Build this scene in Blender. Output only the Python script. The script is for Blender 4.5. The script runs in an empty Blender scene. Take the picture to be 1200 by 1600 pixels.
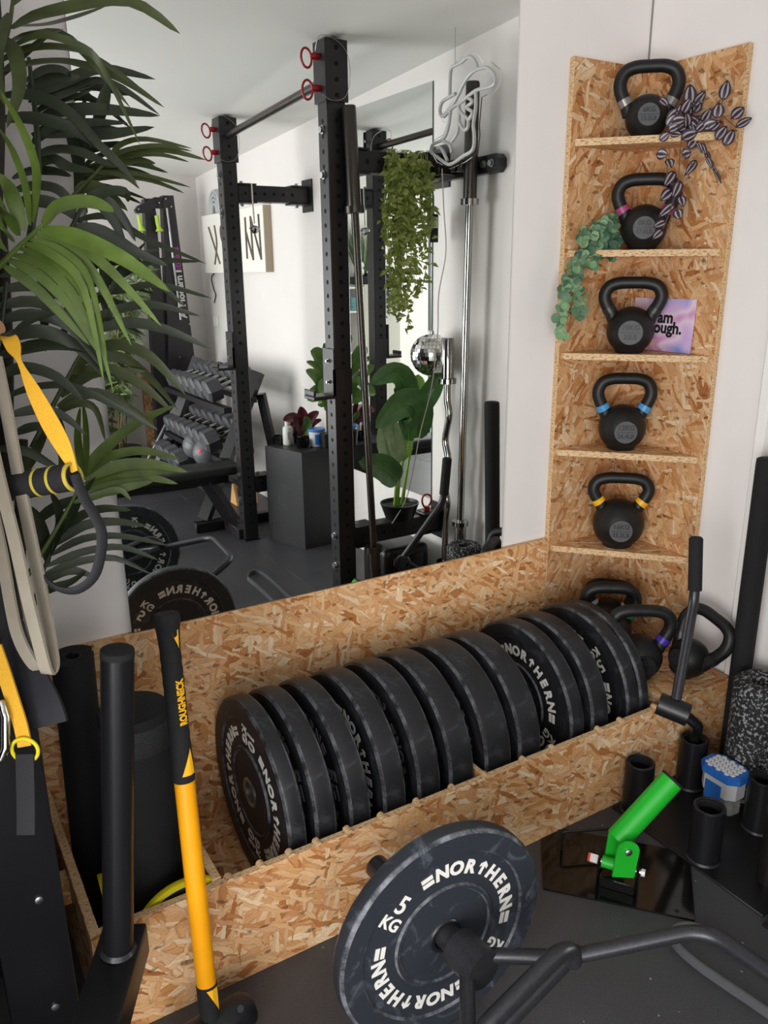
import bpy, bmesh, math, random
from mathutils import Vector, Matrix, Euler
random.seed(7)
S = bpy.context.scene
COL = S.collection
PI = math.pi
def R(d): return math.radians(d)

# ---------------------------------------------------------------- camera, world, light, exposure
cd = bpy.data.cameras.new('camera'); cam = bpy.data.objects.new('camera', cd); COL.objects.link(cam)
cd.sensor_fit = 'AUTO'; cd.sensor_width = 36.0; cd.lens = 28.52; cd.clip_start = 0.02; cd.clip_end = 60
_r = Vector((0.8538015, -0.5205530, -0.0068982)); _d = Vector((-0.1573719, -0.2454427, -0.9565521)); _f = Vector((0.4962429, 0.8177912, -0.2914798))
cam.matrix_world = Matrix(((_r.x, -_d.x, -_f.x, -1.9517), (_r.y, -_d.y, -_f.y, -1.7741), (_r.z, -_d.z, -_f.z, 1.4), (0, 0, 0, 1)))
S.camera = cam
W = bpy.data.worlds.new('daylight'); S.world = W; W.use_nodes = True
W.node_tree.nodes['Background'].inputs[0].default_value = (0.80, 0.90, 1.0, 1)
W.node_tree.nodes['Background'].inputs[1].default_value = 1.0
def area(name, loc, rot, sx, sy, power, col=(1, 1, 1)):
    l = bpy.data.lights.new(name, 'AREA'); l.shape = 'RECTANGLE'; l.size = sx; l.size_y = sy; l.energy = power; l.color = col
    o = bpy.data.objects.new(name, l); COL.objects.link(o); o.location = loc; o.rotation_euler = rot; return o
# daylight coming in through the glazed garden doors in the left-hand wall
area('daylight_doors', (-3.36, -2.55, .90), (0, R(-90), 0), 1.6, 2.0, 92, (1.0, 0.975, 0.95))
area('added_front_fill', (-2.55, -3.80, .88), (R(90), 0, 0), 1.25, 1.55, 34, (1.0, 0.98, 0.96))  # fill lamp added to brighten the low boards from the front
S.view_settings.view_transform = 'Standard'; S.view_settings.look = 'None'
S.view_settings.gamma = 1.0; S.view_settings.use_curve_mapping = False
S.view_settings.exposure = 0.0

# ---------------------------------------------------------------- materials
def lin(c):
    if isinstance(c, str):
        c = [int(c[i:i + 2], 16) / 255 for i in (0, 2, 4)]
    return tuple(((x / 12.92) if x <= 0.04045 else ((x + 0.055) / 1.055) ** 2.4) for x in c) + (1,)
class NT:
    def __init__(s, name):
        s.m = bpy.data.materials.new(name); s.m.use_nodes = True; s.t = s.m.node_tree; s.n = s.t.nodes
        s.b = s.n['Principled BSDF']
    def node(s, typ, **kw):
        n = s.n.new(typ)
        for k, v in kw.items():
            if k == 'ins':
                for i, val in v.items():
                    if isinstance(val, bpy.types.NodeSocket): s.t.links.new(val, n.inputs[i])
                    else: n.inputs[i].default_value = val
            else: setattr(n, k, v)
        return n
    def link(s, a, b): s.t.links.new(a, b)
    def mix(s, fac, a, b, mode='MIX'):
        n = s.n.new('ShaderNodeMix'); n.data_type = 'RGBA'; n.blend_type = mode
        for i, v in ((0, fac), (6, a), (7, b)):
            if isinstance(v, bpy.types.NodeSocket): s.t.links.new(v, n.inputs[i])
            else: n.inputs[i].default_value = v
        return n.outputs[2]
    def math(s, op, a, b=0.0, c=0.0):
        n = s.n.new('ShaderNodeMath'); n.operation = op
        for i, v in enumerate((a, b, c)):
            if isinstance(v, bpy.types.NodeSocket): s.t.links.new(v, n.inputs[i])
            else: n.inputs[i].default_value = v
        return n.outputs[0]
    def ramp(s, fac, stops, interp='LINEAR'):
        n = s.n.new('ShaderNodeValToRGB'); s.t.links.new(fac, n.inputs[0]); e = n.color_ramp.elements; n.color_ramp.interpolation = interp
        while len(e) < len(stops): e.new(0.5)
        for el, (p, c) in zip(e, stops): el.position = p; el.color = c
        return n.outputs[0]
    def bump(s, h, strength=0.3, dist=0.002):
        n = s.node('ShaderNodeBump', ins={'Strength': strength, 'Distance': dist, 'Height': h}); s.link(n.outputs[0], s.b.inputs['Normal'])
def plain(name, col, rough=0.5, metal=0.0, noise=0.0, nscale=60, bump=0.0, spec=0.5, sheen=0, trans=0, alpha=1, sss=0, coat=0, ior=1.45):
    k = NT(name); b = k.b; c = lin(col)
    b.inputs['Base Color'].default_value = c; b.inputs['Roughness'].default_value = rough; b.inputs['Metallic'].default_value = metal
    b.inputs['Specular IOR Level'].default_value = spec; b.inputs['IOR'].default_value = ior
    b.inputs['Coat Weight'].default_value = coat
    if trans: b.inputs['Transmission Weight'].default_value = trans
    if noise or bump:
        tc = k.node('ShaderNodeTexCoord')
        nz = k.node('ShaderNodeTexNoise', ins={'Vector': tc.outputs['Object'], 'Scale': nscale, 'Detail': 4.0, 'Roughness': 0.6})
        if noise:
            hi = tuple(min(1, x * (1 + noise) + noise * .01) for x in c[:3]) + (1,); lo = tuple(x * (1 - noise * .6) for x in c[:3]) + (1,)
            k.link(k.ramp(nz.outputs[0], [(0.3, lo), (0.7, hi)]), b.inputs['Base Color'])
        if bump: k.bump(nz.outputs[0], bump, 0.002)
    return k.m

def osb_material(name, edge=False, tint=1.0, turn=0):
    k = NT(name); uv = k.node('ShaderNodeUVMap'); uv.uv_map = 'UVMap'
    warp = k.node('ShaderNodeTexNoise', ins={'Vector': uv.outputs[0], 'Scale': 9.0, 'Detail': 2.0})
    wv = k.node('ShaderNodeVectorMath', operation='SCALE', ins={0: warp.outputs['Color'], 'Scale': 0.035})
    co = k.node('ShaderNodeVectorMath', operation='ADD', ins={0: uv.outputs[0], 1: wv.outputs[0]})
    wf = k.node('ShaderNodeTexNoise', ins={'Vector': uv.outputs[0], 'Scale': 75.0, 'Detail': 2.0})
    wg = k.node('ShaderNodeVectorMath', operation='SCALE', ins={0: wf.outputs['Color'], 'Scale': 0.0075})
    co = k.node('ShaderNodeVectorMath', operation='ADD', ins={0: co.outputs[0], 1: wg.outputs[0]})
    pal = [(0.0, lin('ae6d3c')), (0.09, lin('cd9059')), (0.26, lin('e0ac77')), (0.48, lin('eec698')), (0.66, lin('e0a870')), (0.84, lin('f8e0bc')), (1.0, lin('cb844c'))]
    col = None; hgt = None
    layers = [(12, 6.5, 26, 0.0), (-24, 8, 34, .40), (48, 8.0, 38, .48), (4, 6.0, 28, .54), (-52, 10.0, 46, .55), (24, 11.0, 46, .58), (-8, 15.0, 90, .62), (80, 16.0, 90, .70), (-35, 18, 110, .72)]
    for i, (ang, sx, sy, th) in enumerate(layers):
        mp = k.node('ShaderNodeMapping', vector_type='TEXTURE', ins={'Vector': co.outputs[0], 'Location': (i * 3.7, i * 1.9, i * 5.0), 'Rotation': (0, 0, R(ang + turn)), 'Scale': (1 / sx, 1 / sy, 1)})
        vo = k.node('ShaderNodeTexVoronoi', voronoi_dimensions='2D', ins={'Vector': mp.outputs[0], 'Scale': 1.0, 'Randomness': 0.95})
        vd = k.node('ShaderNodeTexVoronoi', voronoi_dimensions='2D', feature='DISTANCE_TO_EDGE', ins={'Vector': mp.outputs[0], 'Scale': 1.0, 'Randomness': 0.95})
        sp = k.node('ShaderNodeSeparateColor', ins={0: vo.outputs['Color']})
        gr = k.node('ShaderNodeMapping', ins={'Vector': mp.outputs[0], 'Scale': (0.9, 5.0, 1)})
        gn = k.node('ShaderNodeTexNoise', noise_dimensions='2D', ins={'Vector': gr.outputs[0], 'Scale': 2.2, 'Detail': 4.0, 'Roughness': 0.65})
        base = k.ramp(sp.outputs[0], pal)
        fib = k.ramp(gn.outputs[0], [(0.25, (0.58, 0.52, 0.46, 1)), (0.48, (0.97, 0.97, 0.97, 1)), (0.75, (1.12, 1.12, 1.1, 1))])
        c = k.mix(1.0, base, fib, 'MULTIPLY')
        ed = k.ramp(vd.outputs['Distance'], [(0.0, (0.62, 0.52, 0.44, 1)), (0.06, (1, 1, 1, 1))])
        c = k.mix(1.0, c, ed, 'MULTIPLY')
        h = k.math('MULTIPLY_ADD', sp.outputs[1], 0.6, k.math('MULTIPLY', gn.outputs[0], 0.35))
        if col is None: col, hgt = c, h
        else:
            f = k.math('GREATER_THAN', sp.outputs[2], th)
            col = k.mix(f, col, c)
            hgt = k.math('ADD', k.math('MULTIPLY', hgt, k.math('SUBTRACT', 1.0, f)), k.math('MULTIPLY', k.math('ADD', h, 0.15), f))
    # broad tone variation of the board and odd dark knots
    nz = k.node('ShaderNodeTexNoise', ins={'Vector': uv.outputs[0], 'Scale': 3.0, 'Detail': 3.0})
    col = k.mix(1.0, col, k.ramp(nz.outputs[0], [(0.3, (0.86, 0.84, 0.82, 1)), (0.7, (1.06, 1.05, 1.04, 1))]), 'MULTIPLY')
    sk = k.node('ShaderNodeTexVoronoi', voronoi_dimensions='2D', ins={'Vector': k.node('ShaderNodeMapping', ins={'Vector': co.outputs[0], 'Rotation': (0, 0, .6), 'Scale': (70, 160, 1)}).outputs[0], 'Scale': 1.0})
    ss = k.node('ShaderNodeSeparateColor', ins={0: sk.outputs['Color']})
    col = k.mix(k.math('MULTIPLY', k.math('GREATER_THAN', ss.outputs[0], 0.975), 0.6), col, lin('4a2d18'))
    if edge:
        mp = k.node('ShaderNodeMapping', ins={'Vector': uv.outputs[0], 'Scale': (110, 300, 1)})
        en = k.node('ShaderNodeTexNoise', ins={'Vector': mp.outputs[0], 'Scale': 1.0, 'Detail': 3.0})
        col = k.ramp(en.outputs[0], [(0.30, lin('6f4d30')), (0.42, lin('c29a6c')), (0.58, lin('e0c49c')), (0.72, lin('a5794d'))])
        hgt = en.outputs[0]
    if tint != 1.0: col = k.mix(1.0, col, (tint, tint * .985, tint * .97, 1), 'MULTIPLY')
    k.link(col, k.b.inputs['Base Color']); k.b.inputs['Roughness'].default_value = 0.62
    k.b.inputs['Specular IOR Level'].default_value = 0.35
    k.bump(hgt, 0.35, 0.0025)
    return k.m
M = {}
M['osb'] = osb_material('oriented_strand_board')
M['osb_v'] = osb_material('oriented_strand_board_upright', turn=90, tint=.86)
M['osb_edge'] = osb_material('strand_board_edge', edge=True)
M['wall'] = plain('white_wall_paint', 'e9e4e2', 0.6, noise=0.03, nscale=3, bump=0.03)
M['ceiling'] = plain('white_ceiling_paint', 'efeeeb', 0.8, noise=0.02, nscale=2)
M['trim'] = plain('white_trim', 'efece8', 0.45)
def floor_mat():
    k = NT('rubber_gym_floor'); tc = k.node('ShaderNodeTexCoord')
    n1 = k.node('ShaderNodeTexNoise', ins={'Vector': tc.outputs['Object'], 'Scale': 420.0, 'Detail': 2.0})
    n2 = k.node('ShaderNodeTexNoise', ins={'Vector': tc.outputs['Object'], 'Scale': 2.5, 'Detail': 5.0})
    n3 = k.node('ShaderNodeTexVoronoi', ins={'Vector': tc.outputs['Object'], 'Scale': 75.0})
    sp = k.node('ShaderNodeSeparateColor', ins={0: n3.outputs['Color']})
    c = k.ramp(n1.outputs[0], [(0.35, lin('363639')), (0.65, lin('4b4b50'))])
    c = k.mix(1.0, c, k.ramp(n2.outputs[0], [(0.35, (0.8, 0.8, 0.8, 1)), (0.7, (1.2, 1.2, 1.2, 1))]), 'MULTIPLY')
    dust = k.math('MULTIPLY', k.math('GREATER_THAN', sp.outputs[0], 0.975), k.math('LESS_THAN', n3.outputs['Distance'], 0.16))
    c = k.mix(k.math('MULTIPLY', dust, 0.7), c, lin('b9b4ab'))
    k.link(c, k.b.inputs['Base Color']); k.b.inputs['Roughness'].default_value = 0.45
    k.bump(n1.outputs[0], 0.2, 0.001); return k.m
M['floor'] = floor_mat()
def mirror_mat(name, col):
    k = NT(name); k.b.inputs['Base Color'].default_value = col; k.b.inputs['Metallic'].default_value = 1.0; k.b.inputs['Roughness'].default_value = 0.0
    return k.m
M['mirror'] = mirror_mat('mirror_silvering', (0.875, 0.905, 0.885, 1)); M['mirror_edge'] = plain('mirror_glass_edge', '59635f', 0.25)
def rubber(name, c0, c1, scuff, rough, edge=0.0):
    k = NT(name); tc = k.node('ShaderNodeTexCoord')
    n = k.node('ShaderNodeTexNoise', ins={'Vector': tc.outputs['Object'], 'Scale': 14.0, 'Detail': 8.0, 'Roughness': 0.7, 'Distortion': 1.2})
    n2 = k.node('ShaderNodeTexNoise', ins={'Vector': k.node('ShaderNodeMapping', ins={'Vector': tc.outputs['Object'], 'Scale': (30, 30, 160)}).outputs[0], 'Scale': 1.0, 'Detail': 4.0})
    f = k.math('MULTIPLY', k.ramp(n.outputs[0], [(0.55, (0, 0, 0, 1)), (0.75, (1, 1, 1, 1))]), scuff)
    c = k.mix(f, lin(c0), lin(c1))
    if edge:  # chalky rub marks along the tread chamfer, painted highlights on the ridge edges
        sp = k.node('ShaderNodeSeparateXYZ', ins={0: tc.outputs['Normal']}); az = k.math('ABSOLUTE', sp.outputs[2])
        w = k.math('MULTIPLY', k.math('GREATER_THAN', az, .25), k.math('LESS_THAN', az, .93))
        n3 = k.node('ShaderNodeTexNoise', ins={'Vector': tc.outputs['Object'], 'Scale': 22.0, 'Detail': 6.0, 'Roughness': .75})
        w = k.math('MULTIPLY', k.math('MULTIPLY', w, k.ramp(n3.outputs[0], [(.42, (0, 0, 0, 1)), (.68, (1, 1, 1, 1))])), edge)
        po = k.node('ShaderNodeSeparateXYZ', ins={0: tc.outputs['Object']}); rr = k.math('SQRT', k.math('ADD', k.math('MULTIPLY', po.outputs[0], po.outputs[0]), k.math('MULTIPLY', po.outputs[1], po.outputs[1])))
        c = k.mix(k.math('MULTIPLY', w, k.math('GREATER_THAN', rr, .095)), c, lin('8f9198'))
    k.link(c, k.b.inputs['Base Color']); k.b.inputs['Roughness'].default_value = rough
    k.b.inputs['Specular IOR Level'].default_value = 0.4
    k.bump(n2.outputs[0], 0.12, 0.001); return k.m
M['rubber'] = rubber('black_bumper_rubber', '1d1e22', '55575e', 0.5, 0.46, .5)
M['rubber_worn'] = rubber('worn_bumper_rubber', '2a2e35', '737985', 0.6, 0.5, .8)
M['letter'] = plain('raised_white_lettering', 'e2e0da', 0.55, noise=.06, nscale=90)
M['letter_dim'] = plain('grey_lettering', '6f6f71', 0.55)  # greyer lettering for plates whose faces sit in narrow gaps
M['iron'] = plain('matte_black_powdercoat_iron', '141415', 0.46, noise=.15, nscale=300, bump=.12, spec=.45)
M['emblem'] = plain('grey_emblem', '4a4a4c', 0.55, noise=.1, nscale=200)
M['emblem_text'] = plain('dark_emblem_lettering', '222224', 0.5)
M['black'] = plain('black_powdercoat_steel', '161619', 0.34, noise=.12, nscale=180, bump=.05)
M['black_rack'] = plain('satin_black_rack_steel', '232024', 0.34, noise=.08, nscale=90)
M['black_gloss'] = plain('gloss_black_plate', '0d0c0c', 0.10, spec=.6, noise=.1, nscale=8)
M['hex'] = plain('textured_black_bar', '3a3a3f', 0.34, metal=.55, noise=.2, nscale=160, bump=.1)
M['steel'] = plain('zinc_steel', 'b9bbbd', 0.3, 1.0)
M['chrome'] = plain('chrome', 'a6a6a4', 0.10, 1.0)
M['bronze'] = plain('dark_bronze_sleeve', '4d4845', 0.3, .85)
M['foam'] = plain('black_foam', '121214', 0.85, noise=.25, nscale=240, bump=.25)
M['foam_dark'] = plain('black_mat_roll', '111113', 0.8, noise=.2, nscale=150, bump=.2)
M['yellow'] = plain('yellow_fibreglass', 'f3a40d', 0.38, noise=.04, nscale=30)
M['yellow_mark'] = plain('yellow_marking', 'f6b81e', 0.5)
M['yellow_strap'] = plain('yellow_webbing', 'd9a326', 0.75, noise=.15, nscale=500, bump=.3)
M['yellow_rim'] = plain('yellow_plastic', 'd8c91c', 0.5)
M['beige'] = plain('beige_rubber_band', '8b8375', 0.7, noise=.1, nscale=40)
M['web_black'] = plain('black_webbing', '1a1a1f', 0.75, noise=.15, nscale=400, bump=.3)
M['green'] = plain('green_powdercoat', '1fae2c', 0.35, noise=.05, nscale=20)
M['red'] = plain('red_coated_wire', 'a3161f', 0.4)
M['white_plastic'] = plain('white_plastic', 'e6e6e4', 0.35)
M['blue_plastic'] = plain('blue_plastic', '2f6fc4', 0.35)
M['rope'] = plain('white_cord', 'd0cdc4', 0.8)

# ---------------------------------------------------------------- mesh builder
def flat_frame(d):
    d = Vector(d).normalized(); up = Vector((0, 0, 1)) if abs(d.z) < .92 else Vector((1, 0, 0))
    s = d.cross(up).normalized(); return d, s, s.cross(d).normalized()
class MB:
    def __init__(s): s.bm = bmesh.new(); s.uvoff = (random.uniform(0, 9), random.uniform(0, 9))
    def box(s, lo, hi, bev=0.0, M=None, seg=1):
        lo, hi = Vector(lo), Vector(hi); v = [s.bm.verts.new((x, y, z)) for x in (lo.x, hi.x) for y in (lo.y, hi.y) for z in (lo.z, hi.z)]
        f = [s.bm.faces.new([v[i] for i in q]) for q in ((0, 1, 3, 2), (4, 6, 7, 5), (0, 4, 5, 1), (2, 3, 7, 6), (0, 2, 6, 4), (1, 5, 7, 3))]
        if bev:
            ed = list({e for x in f for e in x.edges}); r = bmesh.ops.bevel(s.bm, geom=ed, offset=bev, segments=seg, affect='EDGES', profile=.6, clamp_overlap=True)
            v = list({w for x in r['faces'] for w in x.verts} | {w for w in v if w.is_valid})
        if M is not None:
            for w in v: w.co = M @ w.co
        return s
    def ring(s, c, a, b, r, n): return [s.bm.verts.new(Vector(c) + a * (r * math.cos(2 * PI * i / n)) + b * (r * math.sin(2 * PI * i / n))) for i in range(n)]
    def skin(s, rings, closed=False, caps=True):
        n = len(rings[0]); m = len(rings)
        for j in range(m if closed else m - 1):
            A, B = rings[j], rings[(j + 1) % m]
            for i in range(n): s.bm.faces.new((A[i], A[(i + 1) % n], B[(i + 1) % n], B[i]))
        if caps and not closed:
            s.bm.faces.new(list(reversed(rings[0]))); s.bm.faces.new(rings[-1])
    def tube(s, pts, r, n=10, closed=False, caps=True, squash=1.0):
        pts = [Vector(p) for p in pts]; m = len(pts); rr = r if isinstance(r, (list, tuple)) else [r] * m
        rings = []; prev = None
        for i, p in enumerate(pts):
            if closed: t = pts[(i + 1) % m] - pts[i - 1]
            else: t = pts[min(i + 1, m - 1)] - pts[max(i - 1, 0)]
            t.normalize()
            if prev is None: _, a, b = flat_frame(t)
            else:
                a = prev - t * prev.dot(t)
                a = a.normalized() if a.length > 1e-6 else flat_frame(t)[1]
            prev = a; rings.append(s.ring(p, a, t.cross(a), rr[i], n) if squash == 1 else [s.bm.verts.new(p + a * (rr[i] * math.cos(2 * PI * q / n)) + t.cross(a) * (squash * rr[i] * math.sin(2 * PI * q / n))) for q in range(n)])
        s.skin(rings, closed, caps); return s
    def cyl(s, p0, p1, r, r1=None, n=16): return s.tube([p0, p1], [r, r if r1 is None else r1], n)
    def lathe(s, prof, n=32, M=None, caps=True):
        rings = []
        for r, z in prof:
            rg = [Vector((r * math.cos(2 * PI * i / n), r * math.sin(2 * PI * i / n), z)) for i in range(n)]
            rings.append([s.bm.verts.new(M @ p if M is not None else p) for p in rg])
        s.skin(rings, False, caps); return s
    def pipe(s, p0, p1, ro, ri, n=24):
        d, a, b = flat_frame(Vector(p1) - Vector(p0)); c = (ro - ri) * .25
        L = (Vector(p1) - Vector(p0)).length; p0 = Vector(p0)
        rings = [s.ring(p0 + d * z, a, b, r, n) for r, z in ((ri, 0), (ro, 0), (ro, L - c), (ro - c, L), (ri + c, L), (ri, L - c))]
        s.skin(rings, True); return s
    def prism(s, poly, h, M=None, z0=0.0):
        n = len(poly); A = [Vector((x, y, z0)) for x, y in poly]; B = [Vector((x, y, z0 + h)) for x, y in poly]
        if M is not None: A = [M @ p for p in A]; B = [M @ p for p in B]
        A = [s.bm.verts.new(p) for p in A]; B = [s.bm.verts.new(p) for p in B]
        s.bm.faces.new(list(reversed(A))); s.bm.faces.new(B)
        for i in range(n): s.bm.faces.new((A[i], A[(i + 1) % n], B[(i + 1) % n], B[i]))
        return s
    def strip(s, pts, width, side, thick=0.0015):
        """a flat band along pts; side = vector(s) across the band"""
        pts = [Vector(p) for p in pts]; m = len(pts); rings = []
        for i, p in enumerate(pts):
            t = (pts[min(i + 1, m - 1)] - pts[max(i - 1, 0)]).normalized()
            sd = Vector(side[i] if isinstance(side, list) else side); sd = (sd - t * sd.dot(t)).normalized(); n = t.cross(sd)
            w = width[i] if isinstance(width, list) else width
            rings.append([s.bm.verts.new(p + sd * (w / 2 * a) + n * (thick / 2 * b)) for a, b in ((-1, -1), (1, -1), (1, 1), (-1, 1))])
        s.skin(rings); return s
    def leaf(s, pts, width, up=(0, 0, 1), fold=0.25, prof=None, side=None):
        """blade with a folded midrib: 3 verts across"""
        pts = [Vector(p) for p in pts]; m = len(pts); L = []
        for i, p in enumerate(pts):
            t = (pts[min(i + 1, m - 1)] - pts[max(i - 1, 0)]).normalized(); u = Vector(up)
            sd = t.cross(u) if side is None else Vector(side) - t * Vector(side).dot(t)
            sd = sd.normalized() if sd.length > 1e-4 else Vector((1, 0, 0)); nn = sd.cross(t)
            w = width * (prof[i] if prof else math.sin(PI * min(1, .12 + .88 * i / (m - 1))) ** .7 if i < m - 1 else .02)
            L.append([s.bm.verts.new(p - sd * w / 2 + nn * w * fold * .5), s.bm.verts.new(p), s.bm.verts.new(p + sd * w / 2 + nn * w * fold * .5)])
        for i in range(m - 1):
            for j in (0, 1): s.bm.faces.new((L[i][j], L[i][j + 1], L[i + 1][j + 1], L[i + 1][j]))
        return s
    def add(s, verts, faces, M=None):
        v = [s.bm.verts.new(M @ Vector(p) if M is not None else p) for p in verts]
        for f in faces:
            try: s.bm.faces.new([v[i] for i in f])
            except ValueError: pass
        return s
    def mesh(s, name, mat, angle=40, uv=False, recalc=True):
        if recalc: bmesh.ops.recalc_face_normals(s.bm, faces=s.bm.faces[:])
        if uv:
            l = s.bm.loops.layers.uv.new('UVMap'); ox, oy = s.uvoff
            for f in s.bm.faces:
                n = f.normal; a = max(range(3), key=lambda i: abs(n[i])); i, j = ((1, 2), (0, 2), (0, 1))[a]
                for lp in f.loops: lp[l].uv = (lp.vert.co[i] + ox, lp.vert.co[j] + oy)
        me = bpy.data.meshes.new(name); s.bm.to_mesh(me); s.bm.free()
        for m in (mat if isinstance(mat, (list, tuple)) else [mat]): me.materials.append(m)
        if angle:
            me.polygons.foreach_set('use_smooth', [True] * len(me.polygons)); me.set_sharp_from_angle(angle=R(angle))
        return me
def new(name, me, parent=None):
    o = bpy.data.objects.new(name, me); COL.objects.link(o)
    if parent is not None: o.parent = parent
    return o
def wm(o): return (wm(o.parent) @ o.matrix_parent_inverse @ o.matrix_basis) if o.parent else o.matrix_basis.copy()
def part(name, mb, mat, parent, label=None, kind=None, angle=40, uv=False, world=False):
    o = new(name, mb.mesh(name, mat, angle, uv), parent)
    if world: o.matrix_parent_inverse = wm(parent).inverted()
    if label: o['label'] = label
    if kind: o['kind'] = kind
    return o
def tag(o, label, cat, group=None, kind=None):
    o['label'] = label; o['category'] = cat
    if group: o['group'] = group
    if kind: o['kind'] = kind
    return o
def thing(name, label, cat, loc=(0, 0, 0), rz=0, group=None, rot=None):
    o = bpy.data.objects.new(name, None); COL.objects.link(o); o.empty_display_size = .05
    o.location = loc; o.rotation_euler = rot if rot is not None else (0, 0, rz)
    return tag(o, label, cat, group)
def solo(name, mb, mat, label, cat, group=None, angle=40, uv=False, kind=None):
    me = mb.mesh(name, mat, angle, uv); vs = [v.co for v in me.vertices]
    c = Vector(((min(v.x for v in vs) + max(v.x for v in vs)) / 2, (min(v.y for v in vs) + max(v.y for v in vs)) / 2, min(v.z for v in vs)))
    me.transform(Matrix.Translation(-c)); o = new(name, me); o.location = c
    return tag(o, label, cat, group, kind)
def struct(name, mb, mat, angle=40, uv=False):
    o = new(name, mb.mesh(name, mat, angle, uv)); o['kind'] = 'structure'; return o
def dup(root, label, loc, rot=None, group=None):
    def cp(o, parent):
        c = o.copy(); COL.objects.link(c)
        if parent is not None: c.parent = parent
        for ch in list(o.children): cp(ch, c)
        return c
    r = cp(root, None); r.location = loc
    if rot is not None: r.rotation_euler = rot
    r['label'] = label
    if group: r['group'] = group
    return r
_tc = {}
def text_geo(txt, size, ext=0.0, off=0.0, align='CENTER'):
    key = (txt, size, ext, off, align)
    if key not in _tc:
        cu = bpy.data.curves.new('tmp', 'FONT'); cu.body = txt; cu.size = size; cu.extrude = ext; cu.offset = off; cu.align_x = align; cu.align_y = 'CENTER'; cu.resolution_u = 3
        o = bpy.data.objects.new('tmp', cu); COL.objects.link(o); bpy.context.view_layer.update()
        me = o.evaluated_get(bpy.context.evaluated_depsgraph_get()).to_mesh()
        _tc[key] = ([v.co.copy() for v in me.vertices], [tuple(p.vertices) for p in me.polygons])
        o.evaluated_get(bpy.context.evaluated_depsgraph_get()).to_mesh_clear()
        bpy.data.objects.remove(o); bpy.data.curves.remove(cu)
    return _tc[key]
def axes(o, x, y, z=None):
    x = Vector(x).normalized(); y = Vector(y); y = (y - x * y.dot(x)).normalized(); z = x.cross(y)
    return Matrix(((x.x, y.x, z.x, o[0]), (x.y, y.y, z.y, o[1]), (x.z, y.z, z.z, o[2]), (0, 0, 0, 1)))
def bez(p0, p1, p2, n=7):
    p0, p1, p2 = Vector(p0), Vector(p1), Vector(p2); c = 2 * p1 - (p0 + p2) / 2
    return [p0 * (1 - t) ** 2 + c * (2 * t * (1 - t)) + p2 * t * t for t in (i / (n - 1) for i in range(n))]
def smooth(pts, n=4):
    """Catmull-Rom through pts"""
    P = [Vector(p) for p in pts]; out = []
    for i in range(len(P) - 1):
        a, b, c, d = P[max(i - 1, 0)], P[i], P[i + 1], P[min(i + 2, len(P) - 1)]
        for k in range(n):
            t = k / n; out.append(.5 * ((2 * b) + (c - a) * t + (2 * a - 5 * b + 4 * c - d) * t * t + (3 * b - a - 3 * c + d) * t ** 3))
    out.append(P[-1]); return out

# ================================================================ SETTING
YW = 0.018           # face of the back wall; boards in front of it have their faces at y = 0
def ceil_z(y): return 2.222 + 0.056 * y
m = MB()
for v in [((-3.42, YW, 0), (0.018, YW + .1, 2.4))]: m.box(*v)
struct('wall_back', m, M['wall'])
m = MB(); m.box((0.018, -3.95, 0), (.118, .118, 2.4)); struct('wall_right', m, M['wall'])
m = MB(); m.box((-3.42, -3.95, 0), (-3.22, -3.85, 2.4)); m.box((-1.88, -3.95, 0), (.018, -3.85, 2.4)); m.box((-3.22, -3.95, 2.03), (-1.88, -3.85, 2.4))
struct('wall_front', m, M['wall'])
m = MB(); m.box((-3.52, -3.95, 0), (-3.42, -3.6, 2.4)); m.box((-3.52, -1.5, 0), (-3.42, .118, 2.4)); m.box((-3.52, -3.6, 2.06), (-3.42, -1.5, 2.4))
struct('wall_left', m, M['wall'])
m = MB(); v = [m.bm.verts.new(p) for p in ((-3.6, .12, ceil_z(.12)), (.12, .12, ceil_z(.12)), (.12, -4, ceil_z(-4)), (-3.6, -4, ceil_z(-4)), (-3.6, .12, 2.5), (.12, .12, 2.5), (.12, -4, 2.5), (-3.6, -4, 2.5))]
for q in ((0, 1, 2, 3), (7, 6, 5, 4), (0, 4, 5, 1), (1, 5, 6, 2), (2, 6, 7, 3), (3, 7, 4, 0)): m.bm.faces.new([v[i] for i in q])
struct('ceiling', m, M['ceiling'])
# rubber mat tiles on a slab
m = MB(); m.box((-3.6, -4.05, -.12), (.12, .12, -.012)); fl = struct('floor', m, M['floor'])
xs = [-3.42, -2.42, -1.43, -.44, .018]; ys = [.018, -1.195, -2.195, -3.195, -3.85]
for j in range(len(ys) - 1):
    if j == 0: xs, xk = [-3.42, -2.9, -1.93, .018], xs
    elif j == 1: xs = xk
    for i in range(len(xs) - 1):
        m = MB(); m.box((xs[i] + .0008, ys[j + 1] + .0008, -.012), (xs[i + 1] - .0008, ys[j] - .0008, 0), bev=.0012)
        part('floor_tile', m, M['floor'], fl)
m = MB(); m.box((-.002, -.497, .25), (.0175, -.468, ceil_z(-.5)), bev=.003); struct('trim_1', m, M['trim'])
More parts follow.
